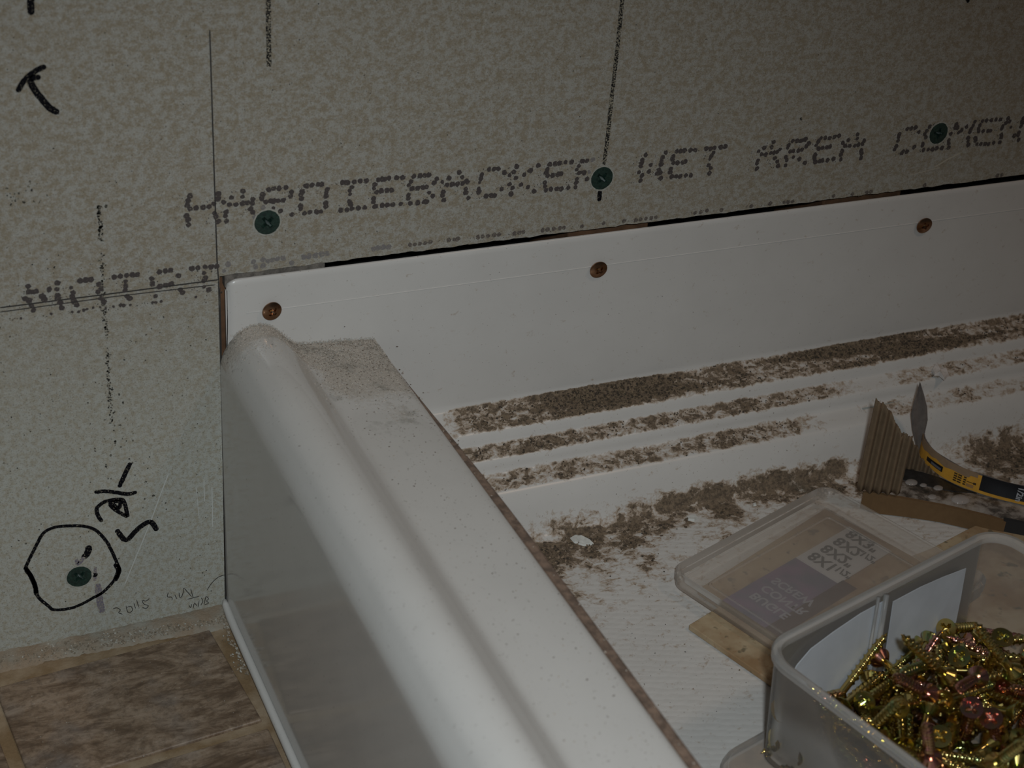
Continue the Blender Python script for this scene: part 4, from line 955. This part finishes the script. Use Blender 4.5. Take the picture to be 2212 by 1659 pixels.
# ------------------------------------------------------------------ the gold screws in the tub
SCREWS = [[0.0492,0.0264,0.0029,0.545,-0.636,0.229,-0.496],[0.1278,0.0936,0.0131,0.001,0.944,-0.33,-0.014],[0.0923,0.0148,0.0029,0.178,0.402,-0.543,-0.715],[0.0198,0.0506,0.0029,0.267,0.675,-0.015,-0.687],[0.0846,0.0093,0.0029,0.672,0.02,0.675,-0.303],[0.1072,0.0395,0.0029,0.531,0.247,0.629,-0.512],[0.1149,0.0029,0.0121,0.831,-0.141,-0.519,0.142],[0.0731,0.0209,0.0029,0.661,-0.043,-0.674,-0.326],[0.122,0.0436,0.0029,0.402,-0.124,0.664,-0.618],[0.0601,0.091,0.0029,0.366,0.534,-0.413,-0.64],[0.0465,0.0772,0.0029,0.476,-0.601,-0.309,0.563],[0.0265,0.0473,0.0029,0.486,-0.217,-0.64,0.554],[0.0706,0.011,0.0029,0.456,-0.183,0.65,-0.579],[0.0862,0.0401,0.0029,0.637,0.409,0.538,0.371],[0.0877,0.0848,0.0029,0.49,-0.222,-0.638,0.551],[0.0555,0.0483,0.0029,0.345,-0.673,-0.064,-0.651],[0.1119,0.0136,0.0041,0.122,0.323,0.559,-0.754],[0.0721,0.0942,0.0029,0.088,-0.651,0.182,-0.732],[0.0333,0.0449,0.0029,0.435,-0.16,-0.656,0.595],[0.1019,0.0875,0.003,0.555,-0.651,0.179,-0.486],[0.118,0.0703,0.0029,0.603,0.571,0.361,-0.425],[0.0519,0.0079,0.0029,0.404,-0.559,0.38,-0.617],[0.0928,0.0327,0.0029,0.736,0.228,0.636,0.035],[0.1282,0.0165,0.0029,0.24,0.041,-0.674,0.697],[0.1238,0.0737,0.0029,0.426,-0.36,0.572,0.602],[0.1259,0.0291,0.0086,0.519,-0.423,-0.348,-0.656],[0.0639,0.0621,0.0029,0.736,0.218,0.639,0.047],[0.1184,0.0803,0.0094,0.523,0.427,-0.735,0.07],[0.077,0.0513,0.0029,0.535,0.631,-0.242,-0.507],[0.0769,0.0031,0.0104,0.606,-0.397,0.315,-0.614],[0.0374,0.0718,0.0029,0.345,0.521,-0.431,-0.652],[0.0715,0.0315,0.0029,0.445,-0.171,0.654,-0.588],[0.1089,0.0509,0.0029,0.731,-0.584,-0.339,0.098],[0.1181,0.0136,0.0029,0.078,0.191,0.648,-0.733],[0.0474,0.0029,0.006,0.163,-0.731,-0.116,0.653],[0.0204,0.0088,0.0029,0.698,0.044,0.674,0.238],[0.1079,0.0879,0.0093,0.543,0.407,0.664,0.315],[0.0964,0.0542,0.0067,0.667,-0.562,-0.398,0.283],[0.0158,0.0347,0.0029,0.301,0.491,-0.464,-0.673],[0.038,0.0641,0.0029,0.46,-0.591,-0.327,0.576],[0.0898,0.0949,0.0105,0.494,0.521,0.601,0.353],[0.0968,0.0809,0.0079,0.277,-0.162,0.66,-0.68],[0.1094,0.0371,0.0095,0.688,0.419,-0.519,-0.287],[0.0767,0.0718,0.0029,0.226,0.673,-0.055,-0.702],[0.0723,0.078,0.0087,0.658,-0.701,0.184,0.205],[0.1218,0.063,0.0091,0.011,0.562,-0.52,0.643],[0.0032,0.0286,0.0086,0.784,-0.493,0.242,0.289],[0.0209,0.0029,0.0029,0.729,-0.161,0.656,-0.112],[0.1181,0.0236,0.007,0.659,-0.644,0.351,0.167],[0.0803,0.0568,0.0081,0.088,-0.1,0.684,0.717],[0.0338,0.009,0.0117,0.418,-0.5,0.759,-0.001],[0.0683,0.0951,0.0096,0.597,-0.347,-0.578,0.434],[0.0035,0.0528,0.0029,0.449,-0.336,0.586,0.584],[0.0162,0.0762,0.0029,0.28,0.479,-0.476,0.682],[0.1182,0.0728,0.0129,0.72,-0.566,-0.248,0.318],[0.0885,0.0659,0.0029,0.145,0.663,0.131,0.723],[0.1311,0.0185,0.0105,0.19,-0.063,-0.509,-0.837],[0.0651,0.0841,0.0029,0.583,-0.336,-0.586,0.451],[0.0573,0.0317,0.0112,0.414,-0.395,0.411,0.709],[0.0542,0.0671,0.0068,0.752,0.502,-0.418,-0.087],[0.0644,0.0275,0.011,0.373,-0.335,0.517,0.694],[0.1072,0.0416,0.0131,0.501,0.53,-0.356,-0.584],[0.0112,0.0727,0.0029,0.702,0.673,-0.059,0.225],[0.1034,0.017,0.0146,0.042,-0.701,0.541,0.463],[0.0605,0.077,0.0105,0.224,-0.43,0.541,0.687],[0.0235,0.0734,0.0108,0.3,0.12,0.642,-0.695],[0.0294,0.08,0.0095,0.039,0.385,-0.541,0.747],[0.003,0.0846,0.003,0.101,-0.151,-0.656,-0.733],[0.094,0.0134,0.0087,0.391,-0.475,-0.466,0.635],[0.0956,0.0614,0.0101,0.762,0.481,0.424,0.086],[0.1006,0.0072,0.0213,0.536,0.16,-0.829,0.002],[0.0962,0.0459,0.006,0.629,0.056,-0.756,-0.175],[0.0564,0.0535,0.0094,0.685,-0.341,0.51,-0.393],[0.115,0.0614,0.0106,0.422,0.113,-0.692,-0.575],[0.0386,0.042,0.0029,0.437,0.656,0.161,-0.594],[0.1115,0.0951,0.0123,0.097,-0.728,0.174,-0.656],[0.0215,0.0571,0.0029,0.354,-0.527,-0.423,0.646],[0.0476,0.0323,0.0056,0.018,0.684,0.306,-0.661],[0.0664,0.0784,0.0096,0.702,-0.696,-0.153,-0.001],[0.0826,0.0317,0.0058,0.513,-0.125,0.706,-0.472],[0.0265,0.0179,0.0104,0.489,-0.846,0.213,-0.008],[0.0992,0.0664,0.0113,0.211,0.508,-0.22,0.806],[0.1206,0.0516,0.0059,0.403,0.741,0.112,0.526],[0.0475,0.0117,0.0113,0.447,0.658,-0.034,0.605],[0.0827,0.0516,0.0132,0.294,-0.624,-0.084,0.719],[0.1311,0.0766,0.0029,0.175,0.103,-0.668,0.716],[0.0061,0.0261,0.0214,0.017,0.989,0.033,0.141],[0.0136,0.009,0.008,0.681,0.041,-0.686,0.252],[0.099,0.0075,0.0108,0.448,-0.642,0.194,-0.591],[0.0768,0.0896,0.0138,0.65,0.15,-0.507,-0.547],[0.1272,0.0117,0.0171,0.169,-0.818,0.467,0.289],[0.0885,0.0377,0.016,0.589,-0.073,-0.638,-0.492],[0.0092,0.0951,0.0136,0.084,0.958,0.181,0.207],[0.0387,0.0784,0.0123,0.402,0.069,-0.692,-0.596],[0.0176,0.0226,0.006,0.113,-0.409,-0.641,0.64],[0.0311,0.0545,0.016,0.525,0.514,0.639,0.225],[0.0177,0.0306,0.0078,0.285,0.799,0.116,-0.517],[0.1311,0.0702,0.0109,0.161,-0.124,-0.751,-0.628],[0.0727,0.0034,0.0165,0.017,-0.816,0.073,0.573],[0.012,0.0835,0.0076,0.63,0.081,-0.606,0.478],[0.1075,0.0901,0.015,0.642,-0.175,0.669,-0.331],[0.0383,0.0862,0.0029,0.64,0.414,0.534,0.366],[0.0918,0.0225,0.0135,0.775,0.6,-0.034,0.195],[0.0458,0.0205,0.0076,0.291,-0.453,0.649,-0.538],[0.0396,0.0657,0.0124,0.191,0.154,-0.865,0.437],[0.128,0.0555,0.0145,0.683,0.659,0.264,-0.17],[0.0761,0.0183,0.0102,0.642,0.704,-0.136,-0.272],[0.0377,0.0899,0.0082,0.175,-0.815,0.014,0.553],[0.0029,0.0554,0.0094,0.164,0.113,0.721,-0.663],[0.0476,0.0306,0.0141,0.698,0.573,0.373,0.213],[0.0763,0.086,0.0192,0.371,-0.585,-0.133,-0.709],[0.0415,0.0283,0.0113,0.581,-0.63,-0.26,0.445],[0.0707,0.0364,0.013,0.584,0.796,-0.051,0.146],[0.0982,0.0841,0.0148,0.816,0.023,-0.389,-0.428],[0.052,0.0775,0.0162,0.56,0.634,0.067,0.529],[0.1206,0.018,0.0198,0.177,0.691,0.241,0.659],[0.1126,0.0173,0.0117,0.162,-0.71,0.427,0.536],[0.0257,0.0448,0.0096,0.679,-0.571,-0.375,0.269],[0.0096,0.0786,0.0158,0.453,-0.574,0.443,0.518],[0.0354,0.0458,0.0088,0.576,-0.722,-0.038,0.381],[0.0237,0.0529,0.0139,0.833,0.496,0.242,0.043],[0.0129,0.0701,0.0106,0.718,0.679,-0.084,-0.125],[0.0369,0.0766,0.0185,0.23,-0.433,-0.488,-0.722],[0.0751,0.0115,0.0183,0.826,0.068,0.548,-0.112],[0.0866,0.0563,0.0136,0.696,0.016,-0.631,-0.344],[0.0384,0.0594,0.0198,0.43,0.556,0.226,-0.674],[0.0137,0.0197,0.0117,0.218,-0.571,-0.459,0.645],[0.0463,0.0443,0.0171,0.335,0.912,-0.136,0.192],[0.0523,0.0702,0.0128,0.711,0.606,-0.078,0.348],[0.0836,0.0201,0.0163,0.09,0.295,0.535,0.786],[0.0546,0.0451,0.0082,0.794,-0.328,-0.483,0.171],[0.046,0.0597,0.02,0.242,0.225,0.643,0.691],[0.0341,0.0211,0.016,0.049,0.301,-0.529,-0.792],[0.0135,0.0059,0.0228,0.645,0.406,-0.523,-0.382],[0.1059,0.0245,0.0163,0.54,-0.647,0.528,-0.105],[0.0621,0.0547,0.0182,0.627,-0.669,0.374,0.139],[0.104,0.0475,0.0145,0.271,-0.762,0.401,-0.431],[0.1295,0.0792,0.0196,0.787,0.424,0.108,-0.435],[0.0099,0.0137,0.017,0.477,0.38,-0.634,0.475],[0.0513,0.0164,0.0128,0.18,0.45,-0.432,-0.761],[0.0996,0.095,0.019,0.636,-0.308,0.565,-0.426],[0.0799,0.0338,0.0137,0.07,0.219,0.562,-0.794],[0.0201,0.0131,0.0171,0.327,0.109,-0.817,0.462],[0.0765,0.0796,0.0155,0.264,0.373,0.556,0.694],[0.0857,0.035,0.0214,0.627,-0.242,-0.634,0.383],[0.0766,0.0179,0.019,0.06,-0.88,0.061,0.468],[0.1233,0.0282,0.0194,0.659,-0.241,0.436,0.564],[0.0193,0.0907,0.0129,0.755,-0.348,0.468,-0.301],[0.0795,0.0744,0.0137,0.625,0.098,-0.637,0.441],[0.0258,0.0758,0.02,0.699,-0.454,0.061,0.549],[0.0456,0.0949,0.0125,0.354,-0.394,0.228,-0.817],[0.1081,0.0317,0.021,0.463,-0.501,-0.237,0.692],[0.0998,0.0268,0.0184,0.549,0.585,-0.038,-0.596],[0.0101,0.0436,0.0155,0.246,-0.353,0.711,0.556],[0.1227,0.0601,0.0178,0.058,0.005,-0.672,-0.739],[0.0403,0.0316,0.0181,0.113,0.425,-0.538,-0.719],[0.0899,0.0322,0.027,0.478,-0.206,0.686,0.508],[0.1044,0.0444,0.0213,0.169,0.721,-0.25,0.624],[0.0851,0.075,0.0188,0.438,0.754,-0.399,0.284],[0.089,0.0658,0.0231,0.658,0.002,-0.742,-0.126],[0.0525,0.0817,0.0217,0.537,0.645,0.071,-0.539],[0.0404,0.0108,0.0182,0.584,-0.499,-0.47,0.435],[0.0318,0.0858,0.0209,0.428,0.714,-0.509,-0.219],[0.1175,0.0549,0.0161,0.527,-0.575,0.312,0.542],[0.0163,0.0747,0.0156,0.716,0.683,0.147,-0.014],[0.02,0.0394,0.0193,0.666,0.557,0.316,-0.383],[0.1309,0.0554,0.0199,0.537,-0.503,-0.507,-0.448],[0.0761,0.0031,0.0251,0.614,0.316,0.398,0.604],[0.05,0.0292,0.0218,0.264,-0.536,-0.121,0.793],[0.1079,0.0504,0.019,0.759,-0.532,-0.281,0.249],[0.0419,0.0924,0.0179,0.888,0.131,0.441,-0.026],[0.0692,0.0525,0.025,0.126,-0.395,-0.738,-0.532],[0.0174,0.0844,0.0194,0.678,-0.722,0.023,0.135],[0.0677,0.0276,0.0221,0.566,-0.215,-0.748,-0.272],[0.0074,0.0689,0.0196,0.669,-0.486,-0.449,-0.338],[0.0136,0.018,0.0225,0.547,0.52,-0.06,-0.653],[0.123,0.0441,0.0207,0.508,0.43,-0.669,0.331],[0.0689,0.0157,0.0206,0.541,-0.378,-0.74,0.129],[0.101,0.0789,0.0168,0.03,-0.653,-0.441,0.615],[0.0478,0.003,0.0192,0.467,0.13,-0.866,-0.121],[0.0455,0.0154,0.0196,0.167,0.54,-0.275,-0.778],[0.0905,0.0496,0.0171,0.296,-0.114,-0.532,-0.785],[0.1024,0.0718,0.0188,0.285,-0.37,-0.682,0.563],[0.0161,0.0375,0.015,0.431,0.43,0.604,-0.514],[0.0736,0.0439,0.02,0.402,-0.514,-0.372,-0.66],[0.068,0.0388,0.0251,0.703,-0.245,-0.586,0.319],[0.1162,0.0753,0.0204,0.525,-0.029,0.682,0.508],[0.0407,0.0413,0.019,0.364,-0.298,0.413,-0.78],[0.1165,0.0633,0.0239,0.565,-0.515,0.279,0.581],[0.0579,0.0149,0.0226,0.101,-0.117,0.751,-0.642],[0.0654,0.0786,0.0202,0.664,0.38,0.455,-0.455]]
hb = recess_head(.0043, .0001, .00078, .0026, .0019, .0036, 28, 10); hb.v = [v+Vector((0, 0, .013)) for v in hb.v]
sb_ = shank_mesh(.0098, .0310, .00155, .00085, .0027, .005, 12)
proto = empty('deck_screw'); hg = hb.build('head', M_GOLD, proto); sg = sb_.build('shank', M_GOLD, proto, smooth=True)
hm_pink = hg.data.copy(); hm_pink.materials[0] = M_PINK
sm_pink = sg.data.copy(); sm_pink.materials[0] = M_PINK
Rb = Matrix.Rotation(BA, 4, 'Z'); TB = Matrix.Translation((L0.x, L0.y, BZ+.0018)) @ Rb
HEROES = [   # head pixel, head height, tip pixel, look, label
    ((2046, 1462), .080, (1946, 1370), 0, 'long gold screw aslant on the heap, its tip rising beside the divider rib'),
    ((2188, 1452), .082, (2103, 1342), 0, 'gold screw at the top right of the heap, its tip highest of all'),
    ((2166, 1376), .094, (2118, 1475), 0, 'gold screw standing head up, crossed by the highest screw of the heap'),
    ((2006, 1500), .080, (1929, 1458), 1, 'pink tinted screw pointing left from the heap, under a bright horizontal screw'),
    ((2012, 1432), .078, (1944, 1456), 0, 'brightly lit gold screw lying level just above the pink tinted screw'),
    ((2099, 1528), .088, (2082, 1600), 1, 'screw with a pink round head facing the camera, upper one of the touching pair'),
    ((2141, 1551), .084, (2160, 1625), 1, 'screw with a pink round head facing the camera, lower one of the touching pair'),
    ((2030, 1590), .082, (2042, 1650), 0, 'screw with a dull gold head facing the camera at the lower middle of the heap'),
    ((1874, 1583), .072, (1950, 1508), 0, 'gold screw running down to the near left wall of the tub, thread in bright beads'),
    ((2072, 1418), .082, (2120, 1450), 0, 'gold screw with its flared head side on at the back edge of the heap'),
    ((2112, 1462), .082, (2066, 1490), 1, 'short looking pink screw with a smooth pink shank behind the pair of round heads'),
    ((2150, 1650), .082, (2215, 1600), 0, 'gold screw with a smooth bright shank at the lower right of the heap'),
    ((2010, 1640), .080, (2000, 1560), 1, 'pink tinted screw standing upright near the bottom, left of a dull gold head'),
    ((1905, 1600), .074, (1990, 1645), 0, 'gold screw with a long plain shank along the near wall of the tub'),
]
HM = []
for hp, hz, tp, look, lab in HEROES:
    P = on(hp[0], hp[1], 2, hz-.004); d = (RIGHT*((tp[0]-1106)/FPX)+DOWN*((tp[1]-829.5)/FPX)+FWD).normalized()
    L = .0342; q = P-CAM; t0 = q.dot(d); h2 = q.length_squared-t0*t0
    rt = math.sqrt(max(0, L*L-h2)); T = CAM+d*(t0+rt)
    if 'facing the camera' not in lab and 'head up' not in lab and 'flared' not in lab: T = CAM+d*(t0-rt)
    if h2 > L*L or T.z < BZ+.004: T = P+(T-P).normalized()*L
    ax = (P-T).normalized(); M4 = Matrix.Translation(P-ax*.013) @ Vector((0, 0, 1)).rotation_difference(ax).to_matrix().to_4x4()
    HM.append((P, T, M4, look, lab))
placed = []
for k, (x, y, z, qw, qx, qy, qz) in enumerate(SCREWS):
    Mx = TB @ Matrix.Translation((x+.0055, -(y+.007), z)) @ Quaternion((qw, -qx, qy, -qz)).to_matrix().to_4x4()
    c = Mx.translation-CAM; px = c.dot(RIGHT)/c.dot(FWD)*FPX+1106; py = c.dot(DOWN)/c.dot(FWD)*FPX+829.5
    if px > 2290 or py > 1740: continue
    a_, b_ = Mx @ Vector((0, 0, .013)), Mx @ Vector((0, 0, -.021))
    if min((q-CAM).dot(DOWN)/(q-CAM).dot(FWD)*FPX+829.5 for q in (a_, b_)) < 1352: continue
    if z > .0135 and any(min((a_.lerp(b_, i/6)-P.lerp(T, j/6)).length for i in range(7) for j in range(7)) < .0032 for P, T, *_ in HM): continue
    placed.append((z, px, py, Mx, None, ''))
for P, T, M4, look, lab in HM: placed.append((9, 0, 0, M4, look, lab))
placed.sort(key=lambda t: -t[0])
first = True; r3 = random.Random(3); INFO = []; SAME = {}; k_ = 0
for z, px, py, Mx, look, lab in placed:
    if first: root, h, s = proto, hg, sg; first = False
    else:
        root = proto.copy(); COL.objects.link(root); h = hg.copy(); s = sg.copy()
        for c in (h, s): COL.objects.link(c); c.parent = root
    root.matrix_world = Mx
    if look == 1 or (look is None and r3.random() < .12): h.data = hm_pink
    if look == 1 or (look is None and r3.random() < .07): s.data = sm_pink
    def pxy(q): q = q-CAM; return (q.dot(RIGHT)/q.dot(FWD)*FPX+1106, q.dot(DOWN)/q.dot(FWD)*FPX+829.5)
    hx, hy = pxy(Mx @ Vector((0, 0, .013))); tx, ty = pxy(Mx @ Vector((0, 0, -.021))); mx_, my_ = (hx+tx)/2, (hy+ty)/2
    if not lab:
        an = math.degrees(math.atan2(hy-ty, tx-hx)) % 360
        dw = ('right', 'upper right', 'straight up', 'upper left', 'left', 'lower left', 'straight down', 'lower right')[int((an+22.5)//45) % 8]
        rg = ('back', 'middle', 'front')[0 if my_ < 1480 else 1 if my_ < 1575 else 2]+' '+('left', 'centre', 'right')[0 if mx_ < 1850 else 1 if mx_ < 2030 else 2]
        rg = rg.replace('middle centre', 'very middle').replace('centre', 'middle')
        kindw = 'pink shanked ' if s.data == sm_pink else 'pink headed ' if h.data == hm_pink else 'gold headed '
        if z < .0085 or my_ > 1680 or mx_ > 2230: lab = 'gold screw lying deep under the others in the tub' if z < .0085 else 'gold screw at the cut off edge of the heap in the tub'
        else: lab = kindw+'screw at '+rg+' of the heap, tip pointing '+dw; SAME.setdefault(lab, []).append((my_, root))
    tag(root, lab, 'screw', 'loose gold screws in the tub')
    k_ += 1
    up = (Mx.to_3x3() @ Vector((0, 0, 1)))
    INFO.append((k_-1, round(px), round(py), round(z, 4), [round(v, 2) for v in up], h.data == hm_pink, root.name))
for lab, rs in SAME.items():
    if len(rs) > 1:
        for i, (_, root) in enumerate(sorted(rs, key=lambda t: t[0])):
            root['label'] = lab+(', highest such' if i == 0 else ', lowest such' if i == len(rs)-1 else ', %s down' % ('second', 'third', 'fourth', 'fifth')[i-1])
